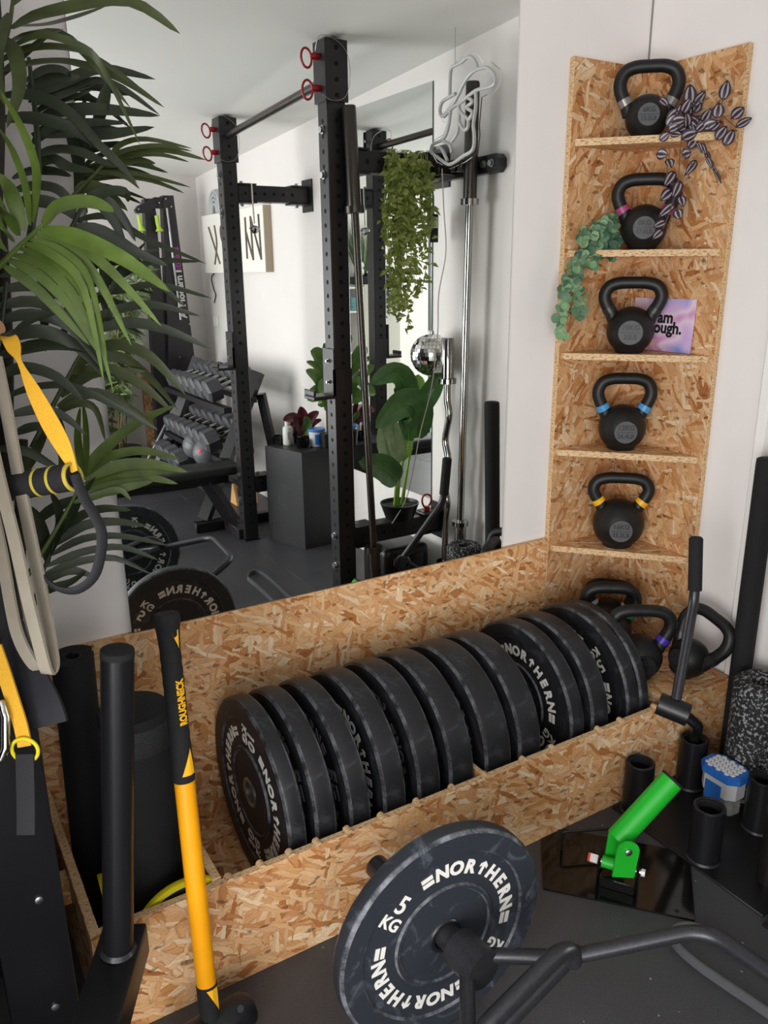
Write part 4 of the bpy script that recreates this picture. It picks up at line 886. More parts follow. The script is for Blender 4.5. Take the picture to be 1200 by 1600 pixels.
  ([(-1.767, -0.236, 0.951), (-1.728, -0.236, 0.975), (-1.693, -0.237, 0.985), (-1.658, -0.238, 0.995)], 0.0213),
  ([(-1.73, -0.245, 0.922), (-1.704, -0.248, 0.955), (-1.684, -0.249, 0.989), (-1.652, -0.254, 1.029)], 0.0166),
  ([(-1.78, -0.261, 0.824), (-1.75, -0.264, 0.833), (-1.721, -0.268, 0.839), (-1.691, -0.268, 0.854)], 0.0154),
  ([(-1.754, -0.257, 0.88), (-1.753, -0.253, 0.928), (-1.759, -0.249, 0.965), (-1.771, -0.245, 0.99)], 0.0209),
  ([(-1.746, -0.256, 0.897), (-1.724, -0.259, 0.949), (-1.724, -0.254, 0.985), (-1.732, -0.249, 1.009)], 0.0187),
 ]),
]

pm = thing('potted_palm', 'tall palm with strap leaves overlapping the left edge of the big mirror', 'palm', (-1.95, -.145, 0))
m = MB(); m.lathe([(.085, 0), (.115, .22), (.122, .24), (.122, .25), (.112, .25), (.108, .23), (.0001, .225)], 28, Matrix.Translation((-1.95, -.145, 0))); part('pot', m, M['black'], pm, world=True)
for tr in ([(-1.94, -.17, .22), (-1.87, -.18, .8), (-1.79, -.20, 1.3), (-1.735, -.22, 1.62), (-1.715, -.23, 1.84)], [(-1.92, -.15, .22), (-1.84, -.12, .7), (-1.765, -.13, 1.2), (-1.745, -.19, 1.5)], [(-1.91, -.19, .22), (-1.86, -.22, .55), (-1.80, -.20, .85), (-1.76, -.19, 1.1)]):
    m = MB(); P = smooth(tr, 4); m.tube(P, [.017 - .008 * i / len(P) for i in range(len(P))], 10); part('cane', m, plain('dark_palm_cane', '2a2620', .8, noise=.4, nscale=60, bump=.4), pm, world=True)
for tone, ra, w, LL in PALM:
    m = MB(); P = smooth(ra, 4); m.tube(P, [w * (.8 - .5 * i / len(P)) for i in range(len(P))], 8); fr = part('frond', m, LM[tone], pm, world=True)
    for pts, wd in LL:
        m = MB(); P = smooth(pts, 4); mm = len(P); up = Vector((-.5 + random.uniform(-.35, .35), -.75, .45 + random.uniform(-.3, .3)))
        prof = [min(1, .30 + i / (mm * .28)) * (1 - (i / (mm - 1)) ** 3.2) ** .8 + .015 for i in range(mm)]
        m.leaf(P, wd * 1.12, up, .22, prof); part('leaflet', m, LM[tone], fr, world=True, angle=60)

# ================================================================ SHELF PLANTS AND PLAQUE
def sector(pts, widths, parent, mats, name='leaf', nrm=None):
    pass
tp = thing('inch_plant', 'trailing purple and silver striped plant at the right of the topmost shelf', 'plant', (-.045, -.185, SH[0]))
m = MB(); m.lathe([(.020, 0), (.027, .035), (.0275, .038), (.025, .038), (.0001, .032)], 20, Matrix.Translation((-.040, -.170, SH[0] + .0005))); part('pot', m, M['black'], tp, world=True)
PUR = plain('purple_leaf_edge', '3a2233', .4); SIL = plain('silver_leaf_stripe', '9b9d9c', .35); STM = plain('leaf_stem', '5d4a3a', .6)
def striped(name, a, b, w, parent):
    a, b = Vector(a), Vector(b); t = b - a; L = t.length; t.normalize()
    fc = (Vector((-.62, -.72, .30)) + Vector([random.uniform(-.28, .28) for _ in '123'])).normalized(); sd = t.cross(fc).normalized(); up = sd.cross(t)
    n = 8; cols = (-1, -.60, -.28, 0, .28, .60, 1); rows = []; m = MB()
    for i in range(n):
        s = i / (n - 1); wd = w / 2 * max(.03, math.sin(PI * s ** .80) ** .8) if 0 < i < n - 1 else w * .03
        rows.append([m.bm.verts.new(a + t * (L * s) + sd * (wd * c) + up * (-abs(c) ** 2 * w * .10 * -1 - (s - .45) ** 2 * L * .35)) for c in cols])
    for i in range(n - 1):
        for j in range(6):
            f = m.bm.faces.new((rows[i][j], rows[i][j + 1], rows[i + 1][j + 1], rows[i + 1][j])); f.material_index = 1 if j in (1, 4) and 0 < i < n - 2 else 0
    o = new(name, m.mesh(name, [PUR, SIL], 60), parent); o.matrix_parent_inverse = wm(parent).inverted(); return o
TRAD = [((-0.0665, -0.2082, 1.7887), (-0.0606, -0.1984, 1.8427), 0.0288), ((-0.0468, -0.2934, 1.7893), (-0.039, -0.295, 1.8381), 0.0236), ((-0.0564, -0.2885, 1.7482), (-0.0524, -0.2881, 1.7858), 0.0259), ((-0.06, -0.3343, 1.7416), (-0.0301, -0.3465, 1.7692), 0.0233), ((-0.0591, -0.3486, 1.7204), (-0.0212, -0.3662, 1.7432), 0.0169), ((-0.0603, -0.2957, 1.6975), (-0.0401, -0.3087, 1.7309), 0.0238), ((-0.0579, -0.3212, 1.6808), (-0.0419, -0.3312, 1.72), 0.0237), ((-0.0571, -0.2475, 1.7317), (-0.0382, -0.2776, 1.7451), 0.0242), ((-0.0955, -0.215, 1.7069), (-0.0662, -0.2426, 1.7237), 0.0288), ((-0.0769, -0.2241, 1.6846), (-0.0541, -0.2341, 1.7154), 0.0222), ((-0.1143, -0.1956, 1.7485), (-0.0982, -0.2275, 1.7534), 0.0265), ((-0.0905, -0.195, 1.7706), (-0.0764, -0.2018, 1.7968), 0.0199), ((-0.0655, -0.1965, 1.7683), (-0.0573, -0.209, 1.7873), 0.0178), ((-0.1403, -0.1844, 1.7036), (-0.1275, -0.2044, 1.7222), 0.0178), ((-0.1248, -0.196, 1.7275), (-0.1088, -0.2194, 1.7377), 0.0199), ((-0.0592, -0.2212, 1.7451), (-0.0354, -0.232, 1.7616), 0.0222), ((-0.0488, -0.2293, 1.7204), (-0.0732, -0.2262, 1.7515), 0.0178), ((-0.1576, -0.1919, 1.6711), (-0.1424, -0.218, 1.6672), 0.0244), ((-0.1317, -0.21, 1.6584), (-0.1404, -0.231, 1.6355), 0.0199), ((-0.0925, -0.22, 1.6677), (-0.0741, -0.2338, 1.6755), 0.0245), ((-0.0582, -0.242, 1.6571), (-0.1027, -0.2452, 1.6176), 0.0178), ((-0.1147, -0.2212, 1.6294), (-0.1578, -0.2292, 1.5898), 0.0222), ((-0.1097, -0.239, 1.6054), (-0.1472, -0.251, 1.5598), 0.0213), ((-0.1247, -0.2268, 1.583), (-0.1577, -0.2192, 1.5554), 0.0245), ((-0.1106, -0.2415, 1.5679), (-0.1144, -0.2589, 1.5396), 0.02), ((-0.1315, -0.2448, 1.5483), (-0.1756, -0.2337, 1.5145), 0.02), ((-0.1264, -0.2478, 1.5337), (-0.1281, -0.2632, 1.5078), 0.0222), ((-0.1512, -0.2391, 1.5042), (-0.1868, -0.2295, 1.4893), 0.0178), ((-0.1675, -0.2444, 1.4828), (-0.2008, -0.2423, 1.4593), 0.0178), ((-0.1204, -0.155, 1.8103), (-0.108, -0.1744, 1.7903), 0.0178), ((-0.0553, -0.2452, 1.6978), (-0.0623, -0.2704, 1.6661), 0.0115), ((-0.042, -0.25, 1.6817), (-0.0446, -0.275, 1.6463), 0.0116), ((-0.0402, -0.2619, 1.6601), (-0.0344, -0.2828, 1.6256), 0.0106), ((-0.043, -0.2831, 1.6333), (-0.0335, -0.3067, 1.5949), 0.0097), ((-0.0496, -0.2635, 1.7242), (-0.0308, -0.282, 1.747), 0.0219), ((-0.1172, -0.1829, 1.7379), (-0.1059, -0.2026, 1.7683), 0.02), ((-0.1093, -0.1892, 1.7213), (-0.0966, -0.2171, 1.7187), 0.0156), ((-0.0644, -0.2413, 1.7017), (-0.0646, -0.2612, 1.671), 0.0115), ((-0.0536, -0.2667, 1.6629), (-0.0507, -0.2839, 1.6329), 0.0097)]
TRADS = [[(-0.0885, -0.213, 1.7198), (-0.0964, -0.2173, 1.6944), (-0.1047, -0.2243, 1.6604), (-0.1201, -0.2377, 1.5969), (-0.1457, -0.2448, 1.5333), (-0.1707, -0.2469, 1.4847)], [(-0.0655, -0.2225, 1.7323), (-0.047, -0.2428, 1.7067), (-0.0408, -0.2677, 1.6595), (-0.041, -0.2995, 1.6156), (-0.041, -0.3114, 1.595)], [(-0.0762, -0.2145, 1.7367), (-0.0413, -0.2357, 1.7687), (-0.041, -0.2779, 1.7784), (-0.0415, -0.2896, 1.7884)], [(-0.0431, -0.2286, 1.7534), (-0.0413, -0.2777, 1.7627), (-0.041, -0.3158, 1.7378), (-0.0411, -0.3376, 1.7231)], [(-0.1201, -0.2377, 1.5969), (-0.1402, -0.2239, 1.6013), (-0.1342, -0.2063, 1.6607), (-0.148, -0.1949, 1.6693)], [(-0.1047, -0.2243, 1.6604), (-0.0919, -0.2306, 1.6646), (-0.0802, -0.2453, 1.6433), (-0.0671, -0.2495, 1.6538)]]
EUC = [[(-0.109, -0.045, 1.433), (-0.181, -0.045, 1.445), (-0.241, -0.045, 1.428), (-0.281, -0.045, 1.386), (-0.303, -0.045, 1.335), (-0.318, -0.045, 1.275), (-0.325, -0.045, 1.214)], [(-0.118, -0.045, 1.446), (-0.185, -0.045, 1.488), (-0.234, -0.045, 1.484), (-0.261, -0.045, 1.457)], [(-0.11, -0.045, 1.44), (-0.159, -0.045, 1.471), (-0.199, -0.045, 1.504)], [(-0.114, -0.045, 1.43), (-0.218, -0.045, 1.445), (-0.264, -0.045, 1.411), (-0.271, -0.045, 1.351), (-0.254, -0.045, 1.299), (-0.256, -0.045, 1.264)], [(-0.113, -0.045, 1.426), (-0.192, -0.045, 1.428), (-0.213, -0.045, 1.394)], [(-0.126, -0.045, 1.454), (-0.174, -0.045, 1.501), (-0.145, -0.045, 1.514)]]
for a, b, w in TRAD: striped('leaf', a, b, w * 1.25, tp)
rt_ = random.Random(21)
for i in range(16):
    p = Vector((-.050, -.205, SH[0] + .030)) + Vector((rt_.uniform(-.05, .025), rt_.uniform(-.04, .02), rt_.uniform(-.03, .045))); d = Vector((rt_.uniform(-1, .7), rt_.uniform(-1, .4), rt_.uniform(-.3, 1))).normalized()
    striped('leaf', p, p + d * rt_.uniform(.034, .048), .026, tp)
for s_ in TRADS:
    m = MB(); m.tube(smooth(s_, 4), .0012, 6); part('stem', m, STM, tp, world=True)
ep = thing('eucalyptus_garland', 'trailing green eucalyptus spray hanging off the second shelf beside the left board', 'plant', (-.2, -.05, SH[1]))
EG = [leafmat('eucalyptus_leaf_a', '44654f', '5d7d5c', .55), leafmat('eucalyptus_leaf_b', '64885f', '7f9f74', .55), leafmat('eucalyptus_leaf_c', '365545', '4a6b51', .55)]
def round_leaf(c, r, fc, mat, parent, name='leaf'):
    _, a, b = flat_frame(fc); fc = Vector(fc).normalized(); m = MB(); n = 10; k = random.uniform(0, 6)
    ctr = m.bm.verts.new(Vector(c) - fc * r * .12); ring = [m.bm.verts.new(Vector(c) + (a * math.cos(2 * PI * i / n + k) + b * math.sin(2 * PI * i / n + k)) * r * (1.12 if i == 0 else 1) + fc * (r * .12 * math.sin(2 * (2 * PI * i / n)))) for i in range(n)]
    for i in range(n): m.bm.faces.new((ctr, ring[i], ring[(i + 1) % n]))
    return part(name, m, mat, parent, world=True, angle=80)
rs = random.Random(5)
for si, s_ in enumerate(EUC):
    P = smooth(s_, 6); m = MB(); m.tube(P, .0013, 6); part('stem', m, EG[2], ep, world=True)
    for i in range(2, len(P)):
        for q in range(2 if si in (0, 3) else 3):
            off = Vector([rs.uniform(-1, 1) for _ in '123']); off = off.normalized() * rs.uniform(.006, .022 if i > 10 else .027)
            hang = i / len(P); rr = rs.uniform(.0085, .0135) * (1.1 if si in (0, 3) and hang > .5 else 1)
            round_leaf(P[i] + off + Vector((-.3, -.4, 0)) * .02, rr, Vector((-.5, -.8, .25)) + Vector([rs.uniform(-.7, .7) for _ in '123']), EG[rs.choice((0, 0, 1, 2) if hang < .45 else (1, 1, 0))], ep)
# plaque
pq = thing('plaque', 'square pastel plaque reading I am enough behind the ten kilo kettlebell', 'plaque', (-.02, -.13, SH[2] + .0005))
def pastel():
    k = NT('pastel_gradient'); tc = k.node('ShaderNodeTexCoord'); n = k.node('ShaderNodeTexNoise', ins={'Vector': tc.outputs['Object'], 'Scale': 9.0, 'Detail': 1.0, 'Distortion': .6})
    k.link(k.ramp(n.outputs[0], [(.30, lin('8f9fe0')), (.42, lin('d7b6df')), (.50, lin('e6d3e4')), (.58, lin('d48fc4')), (.68, lin('e9c3a8'))]), k.b.inputs['Base Color']); k.b.inputs['Roughness'].default_value = .18; return k.m
PX = axes((-.0095, -.133, SH[2] + .001), (0.0, -1, 0), (.045, 0, 1))   # leaning on the right-hand board
m = MB(); m.box((-.110, 0, -.0015), (.110, .149, .0015), bev=.0006, M=PX); part('acrylic_panel', m, pastel(), pq, world=True)
for tx, x0, y0 in (('I am', -.040, .095), ('enough.', -.072, .066)):
    v, f = text_geo(tx, .0455, .0003, .0016, 'LEFT'); m = MB(); m.add(v, f, PX @ Matrix.Translation((x0, y0, .0019))); part('lettering', m, M['emblem_text'], pq, world=True, label='black lettering', angle=20)

# ================================================================ WALL-MOUNTED RACK (seen in the mirror)
def holes(parent, cells, ax, r=.0085):
    """dark bolt holes sunk in a face; one joined part"""
    m = MB()
    for c in cells:
        c = Vector(c); n = Vector(ax); m.cyl(c - n * .0015, c + n * .0004, r, n=10)
    return part('bolt_holes', m, M['hole'], parent, kind='stuff', world=True)
M['hole'] = plain('dark_bolt_hole', '070708', .9)
def bolt_nut(parent, c, ax, r=.012):
    c, n = Vector(c), Vector(ax); m = MB(); m.cyl(c, c + n * .004, r * 1.25, n=14); m.cyl(c + n * .004, c + n * .013, r, n=6); part('bolt', m, M['steel'], parent, world=True)
rk = thing('power_rack', 'black wall-mounted power rack with two uprights, beams and pull-up bar', 'rack', (-.4, -1.6, 0))
for x0, y0, ztop, zt_, zl_ in ((-.44, -2.15, ceil_z(-2.18) - .006, 1.722, .2705), (-.49, -.975, ceil_z(-1.01) - .006, 1.735, .302)):
    x1 = x0 + .075
    m = MB(); m.box((x0, y0 - .075, .006), (x1, y0, ztop), bev=.004); up = part('upright', m, M['black_rack'], rk, world=True)
    m = MB(); m.box((x0 - .007, y0 - .082, ztop - .20), (x1 + .007, y0 - .0755, ztop - .004)); m.box((x0 - .007, y0 + .0005, ztop - .20), (x1 + .007, y0 + .007, ztop - .004)); m.box((x0 - .007, y0 - .0755, ztop - .20), (x0 - .0005, y0 + .0005, ztop - .004)); part('pull_up_bracket', m, M['black_rack'], rk, world=True)
    m = MB(); m.box((x0 - .006, y0 - .081, 0), (x1 + .006, y0 + .006, .006)); part('foot_plate', m, M['black_rack'], rk, world=True)
    holes(up, [(x0 + .0375, y0, .10 + .05 * i) for i in range(37)] + [(x0 + .0375, y0 + .007, ztop - .05 * i - .03) for i in range(4)], (0, 1, 0))
    holes(up, [(x0, y0 - .0375, .10 + .05 * i) for i in range(37)], (-1, 0, 0))
    for z in ((1.872, 1.722, .353, .224) if y0 > -2 else (1.84, 1.67, .36, .23)): bolt_nut(rk, (x0 - .0005, y0 - .037, z), (-1, 0, 0))
    # red looped hitch pins
    for dz in (.055, .155):
        c = Vector((x0 - .007, y0 - .04, ztop - dz)); m = MB(); m.tube([c, c + Vector((-.012, 0, 0)), c + Vector((-.024, 0, 0)), c + Vector((-.03, 0, 0))], [.011, .0125, .011, .006], 12)
        pin = part('hitch_pin', m, M['red'], rk, world=True, label='red hitch pin')
        tl = random.uniform(-.5, .5); e = c + Vector((-.028, 0, -.002)); P = [e + Vector((-.019 + .020 * math.cos(q) + .006 * math.sin(q) * tl, .012 * tl * math.sin(q), -.006 + .031 * math.sin(q))) for q in [2 * PI * i / 20 for i in range(20)]]
        m = MB(); m.tube(P, .0042, 8, closed=True); part('pull_loop', m, M['red'], pin, world=True)
        m = MB(); m.cyl((x1 + .007, y0 - .04, ztop - dz), (x1 + .022, y0 - .04, ztop - dz), .007, n=10); part('pin_end', m, M['steel'], pin, world=True)
    c = Vector((x0, y0, ztop - .05)); m = MB(); m.tube(smooth([c + Vector((-.04, 0, 0)), c + Vector((-.03, .012, .045)), c + Vector((.02, .014, .046)), c + Vector((.075, .012, .01)), c + Vector((.09, .01, -.06)), c + Vector((.07, .012, -.13)), c + Vector((.02, .014, -.15)), c + Vector((-.02, .010, -.135))], 5), .0011, 6); part('retaining_wire', m, M['steel'], rk, world=True)
    # J-cup
    z = 1.0; m = MB(); m.box((x0 - .009, y0 - .079, z - .07), (x0 - .0005, y0 + .008, z + .105)); m.box((x0 - .009, y0 + .0005, z - .07), (x1 - .005, y0 + .008, z + .03))
    m.box((x0 - .095, y0 - .082, z - .082), (x0 - .0005, y0 + .008, z - .068), bev=.003); m.box((x0 - .095, y0 - .08, z - .067), (x0 - .085, y0 + .006, z - .045), bev=.003); jc = part('j_cup', m, M['black_rack'], rk, world=True)
    for dz in (.06, -.02): bolt_nut(jc, (x0 - .0092, y0 - .03, z + dz), (-1, 0, 0), .006)
    for zz, nm in ((zt_, 'top_beam'), (zl_, 'low_beam')):
        m = MB(); m.box((x1 + .0005, y0 - .075, zz), (.0105, y0, zz + .075), bev=.003); bm_ = part(nm, m, M['black_rack'], rk, world=True)
        m = MB()
        holes(bm_, [(x1 + .035 + .05 * i, y0, zz + .037) for i in range(6)], (0, 1, 0))
        for s0 in (x1 + .002, -.085):
            m = MB()
            for dz in (-.0075, .0755): m.box((s0, y0 - .08, zz + dz), (s0 + .09, y0 + .008, zz + dz + .007))
            part('gusset', m, M['black_rack'], bm_, world=True)
        for x in (x1 + .03, -.04):
            for dz, d in ((.0825, 1), (-.0075, -1)): bolt_nut(bm_, (x, y0 - .037, zz + dz), (0, 0, d), .008)
        m = MB(); m.box((.0108, y0 - .078, zz - .04), (.0175, y0 + .035, zz + .115)); part('wall_plate', m, M['black_rack'], bm_, world=True)
m = MB(); m.cyl((-.4025, -2.142, 2.012), (-.4525, -1.058, 2.040), .0165, n=18); part('pull_up_bar', m, M['bronze'], rk, world=True)
# red pin lying on the low beam near the wall
t = thing('hitch_pin', 'red hitch pin resting on the low rack beam beside the potted plant', 'pin', (-.040, -1.01, .3775))
m = MB(); m.tube([(0, 0, .010), (.0, 0, .03)], [.013, .011], 12); part('plug', m, M['red'], t)
m = MB(); m.tube([(.024 * math.cos(a), .004 * math.sin(a * 2), .052 + .030 * math.sin(a)) for a in [2 * PI * i / 20 for i in range(20)]], .0045, 8, closed=True); part('pull_loop', m, M['red'], t)
m = MB(); m.box((-.03, -.03, .0), (.03, .03, .0095), bev=.002); part('plate', m, M['black_rack'], t)

# wall holder for barbells + bars
wh = thing('barbell_wall_holder', 'black wall rail with hooks holding barbells upright beside the mirror', 'wall rail', (0, -.80, 1.74))
m = MB(); m.box((-.022, -1.05, 1.716), (.0175, -.66, 1.776), bev=.004); part('rail', m, M['black_rack'], wh, world=True)
m = MB(); m.prism([(-.66, 1.716), (-.62, 1.716), (-.603, 1.732), (-.603, 1.760), (-.62, 1.776), (-.66, 1.776)], .0395, Matrix(((0, 0, 1, -.022), (1, 0, 0, 0), (0, 1, 0, 0), (0, 0, 0, 1)))); part('end_plate', m, M['black_rack'], wh, world=True)
for y in (-.635, -.682): bolt_nut(wh, (-.0225, y, 1.746), (-1, 0, 0), .011)
for y in (-.725, -.765, -.86):
    m = MB(); m.box((-.098, y - .009, 1.728), (-.0225, y + .009, 1.764), bev=.003); m.box((-.100, y - .012, 1.725), (-.091, y + .012, 1.767), bev=.002); part('hook', m, M['bronze'], wh, world=True)
cb_ = thing('barbell', 'long chrome barbell standing upright in the wall holder', 'barbell', (-.06, -.755, 0))
def BP(z): return Vector((-.060, -.748 + .0225 * z, z))
for nm, zs, rs_, mt in (('top_sleeve', (1.632, 2.005, 2.012), (.0245, .0245, .022), 'bronze'), ('shaft', (.405, 1.6315), (.0142, .0142), 'chrome'), ('collar', (.393, .412), (.033, .033), 'chrome'), ('bottom_sleeve', (.003, .392), (.0245, .0245), 'chrome'), ('top_collar', (1.612, 1.633), (.033, .033), 'chrome')):
    m = MB(); m.tube([BP(z) for z in zs], list(rs_), 20); part(nm, m, M[mt], cb_, world=True)
ez = thing('curl_bar', 'short chrome curl bar with wavy shaft standing beside the long chrome barbell', 'barbell', (-.10, -.80, 0))
def EP(z, w=0): return Vector((-.092, -.800 + .008 * z + w, z))
for nm, P, r_ in (('top_sleeve', [EP(.985), EP(1.135), EP(1.14)], [.0245, .0245, .022]), ('collar', [EP(.965), EP(.984)], [.035, .035]), ('shaft', smooth([EP(.964), EP(.90), EP(.84, .014), EP(.74, -.010), EP(.66, .012), EP(.56, -.010), EP(.48, .012), EP(.40), EP(.23)], 4), .0135), ('low_collar', [EP(.212), EP(.229)], [.035, .035]), ('bottom_sleeve', [EP(.003), EP(.211)], [.0245, .0245])):
    m = MB(); m.tube(P, r_, 18); part(nm, m, M['chrome'], ez, world=True)
bb = thing('barbell', 'dark bronze barbell standing upright in front of the near rack upright', 'barbell', (-.366, -.893, 0))
a, b = Vector((-.366, -.893, .003)), Vector((-.4206, -.9425, 1.945))
def QP(z): return a.lerp(b, z)
for nm, zs, rs_ in (('bottom_sleeve', (0, .1495), (.0248, .0248)), ('bottom_collar', (.150, .162), (.036, .036)), ('shaft', (.1622, .8165), (.0142, .0142)), ('top_collar', (.817, .829), (.036, .036)), ('top_sleeve', (.8295, .998, 1.0), (.0248, .0248, .022))):
    m = MB(); m.tube([QP(z) for z in zs], list(rs_), 20); part(nm, m, M['bronze'], bb, world=True)
# neon boot sign (off): clear backing and white tubes
NEON = [
 [(-.781, 1.978), (-.776, 2.055), (-.749, 2.066), (-.716, 2.068), (-.683, 2.077), (-.655, 2.069), (-.636, 2.052), (-.626, 2.032)],
 [(-.626, 2.03), (-.662, 2.024), (-.699, 2.002), (-.732, 1.97), (-.76, 1.948), (-.82, 1.919), (-.839, 1.938), (-.826, 1.964), (-.781, 1.973), (-.747, 1.978)],
 [(-.626, 2.03), (-.577, 2.026), (-.541, 2.001), (-.531, 1.977), (-.552, 1.966), (-.628, 1.968), (-.679, 1.956), (-.712, 1.946), (-.76, 1.937), (-.815, 1.915)],
 [(-.633, 1.967), (-.631, 1.917), (-.643, 1.866), (-.637, 1.833), (-.644, 1.788), (-.701, 1.773), (-.75, 1.759), (-.791, 1.758), (-.854, 1.788), (-.892, 1.81), (-.881, 1.834), (-.819, 1.843), (-.789, 1.875), (-.775, 1.928)],
 [(-.726, 1.942), (-.725, 1.894), (-.733, 1.854), (-.767, 1.828)], [(-.73, 1.894), (-.699, 1.858), (-.675, 1.86), (-.674, 1.886), (-.706, 1.907), (-.726, 1.926)],
 [(-.679, 1.956), (-.65, 1.936), (-.682, 1.925), (-.649, 1.904), (-.667, 1.885)], [(-.855, 1.819), (-.828, 1.813), (-.791, 1.769)], [(-.818, 1.838), (-.777, 1.818), (-.766, 1.792)]]
ns = thing('neon_sign', 'unlit boot shaped neon sign on a clear backing hung before the barbells', 'sign', (-.125, -.72, 1.74))
NX = -.128; TUBE = plain('unlit_neon_tube', 'c9c9ca', .3)
for P in NEON:
    m = MB(); m.tube(smooth([(NX, y + .035, z - .008) for y, z in P], 4), .0062, 8); part('neon_tube', m, TUBE, ns, world=True)
OUT = [(-.795, 1.97), (-.79, 2.065), (-.75, 2.082), (-.68, 2.094), (-.635, 2.075), (-.61, 2.045), (-.565, 2.04), (-.520, 2.01), (-.512, 1.975), (-.545, 1.950), (-.612, 1.945), (-.622, 1.86), (-.618, 1.83), (-.628, 1.775), (-.70, 1.755), (-.79, 1.742), (-.87, 1.775), (-.91, 1.812), (-.893, 1.848), (-.83, 1.86), (-.80, 1.90), (-.83, 1.90), (-.855, 1.93), (-.84, 1.975)]
k = NT('clear_acrylic'); k.b.inputs['Transmission Weight'].default_value = 1.0; k.b.inputs['Roughness'].default_value = .02; k.b.inputs['IOR'].default_value = 1.12; k.b.inputs['Base Color'].default_value = (.97, .98, .98, 1)
m = MB(); m.prism([(y + .035, z - .008) for y, z in OUT], .004, Matrix(((0, 0, 1, NX + .008), (1, 0, 0, 0), (0, 1, 0, 0), (0, 0, 0, 1)))); part('backing', m, k.m, ns, world=True)
m = MB(); m.tube([(-.115, -.735, 2.07), (-.115, -.735, ceil_z(-.735) - .001)], .0012, 6); part('hanging_wire', m, M['steel'], ns, world=True)
m = MB(); m.tube(smooth([(-.12, -.80, 1.74), (-.10, -.815, 1.6), (-.10, -.80, 1.45), (-.11, -.83, 1.3), (-.10, -.85, 1.15), (-.12, -.86, .95), (-.15, -.90, .75), (-.19, -.93, .5), (-.25, -.96, .375)], 5), .002, 6)
part('cable', m, M['rope'], ns, world=True)
# disco ball
db = thing('disco_ball', 'mirrored disco ball hanging on a cord from the rack beam', 'disco ball', (-.035, -1.0, 1.06))
DB = Vector((-.072, -.935, 1.062)); RB = .083
m = MB(); m.lathe([(max(.0001, (RB - .0018) * math.sin(PI * i / 14)), -(RB - .0018) * math.cos(PI * i / 14)) for i in range(15)], 28, Matrix.Translation(DB)); part('core', m, M['black'], db, world=True)
m = MB(); rr = random.Random(2)
for i in range(1, 17):
    th0, th1 = PI * (i - .475) / 17, PI * (i + .475) / 17; nseg = max(4, int(34 * math.sin(PI * i / 17)))
    for j in range(nseg):
        p0, p1 = 2 * PI * (j + .04) / nseg, 2 * PI * (j + .96) / nseg; n_ = Vector((math.sin((th0 + th1) / 2) * math.cos((p0 + p1) / 2), math.sin((th0 + th1) / 2) * math.sin((p0 + p1) / 2), -math.cos((th0 + th1) / 2)))
        tl = Vector([rr.uniform(-.06, .06) for _ in '123'])
        V = []
        for th, ph in ((th0, p0), (th0, p1), (th1, p1), (th1, p0)):
            q = Vector((math.sin(th) * math.cos(ph), math.sin(th) * math.sin(ph), -math.cos(th))); q = n_ * RB + (q * RB - n_ * RB) - n_ * (q * RB - n_ * RB).dot(n_); q = q + n_ * tl.dot(q - n_ * RB) * 1.0
            V.append(m.bm.verts.new(DB + q))
        m.bm.faces.new(V)
part('mirror_tiles', m, plain('mirror_tile', 'e9e9e7', .07, 1.0), db, kind='stuff', world=True, angle=0)
m = MB(); m.cyl(DB + Vector((0, 0, RB - .003)), DB + Vector((0, 0, RB + .012)), .012, n=16); part('cap', m, M['steel'], db, world=True)
m = MB(); m.tube([DB + Vector((0, 0, RB + .01)), DB + Vector((0, -.02, .60)), (DB.x, -.968, 1.8125), (DB.x, -1.01, 1.815), (DB.x, -1.056, 1.80)], .0016, 6); part('cord', m, M['rope'], db, world=True)
lt = thing('luggage_tag', 'small dark tag with cream label hanging beside the rack beam', 'tag', (-.05, -.95, 1.49))
m = MB(); m.box((-.068, -.957, 1.492), (-.030, -.947, 1.597), bev=.003); part('case', m, M['black'], lt, world=True)
m = MB(); m.box((-.066, -.9465, 1.545), (-.032, -.9455, 1.585)); part('label_card', m, plain('cream_card', 'd8d2c4', .6), lt, world=True)
m = MB(); m.tube([(-.049, -.952, 1.596), (-.049, -.955, 1.66), (-.049, -.98, 1.735)], .002, 6); part('cord', m, M['black'], lt, world=True)

# hanging ivy
iv = thing('hanging_ivy', 'trailing artificial ivy hanging from the rack beam beside the disco ball', 'plant', (-.178, -.955, 1.2))
m = MB(); rv = random.Random(11); strands = []
for i in range(26):
    x0 = -.178 + rv.uniform(-.075, .075); y0 = -.955 + rv.uniform(-.01, .03); zl = rv.uniform(.20, .62) * (1 - abs(x0 + .178) * 3.0)
    P = smooth([(x0, -1.0, 1.813), (x0, y0 - .015, 1.813), (x0, y0, 1.735), (x0 + rv.uniform(-.03, .03), y0 + .01, 1.74 - zl * .5), (x0 * .85 - .022 + rv.uniform(-.03, .03), y0 + rv.uniform(-.01, .02), 1.74 - zl)], 6); strands.append(P)
    m2 = MB(); m2.tube(P, .0014, 5); part('stem', m2, M['ivy'] if 'ivy' in M else M.setdefault('ivy', leafmat('ivy_leaf', '76893c', 'adb862', .5)), iv, world=True)
for P in strands:
    for i in range(10, len(P)):
        for q in range(4):
            p = P[i] + Vector([rv.uniform(-.016, .016) for _ in '123']); d = Vector((rv.uniform(-1, 1), rv.uniform(-.4, .8), rv.uniform(-.9, .5))).normalized(); L = rv.uniform(.022, .038)
            m.leaf([p, p + d * L * .5 + Vector((0, 0, .003)), p + d * L], L * .5, (rv.uniform(-.5, .5), 1, rv.uniform(0, .6)), .2, (.3, 1, .1))
part('ivy_leaves', m, [M['ivy']], iv, kind='stuff', world=True, angle=60)

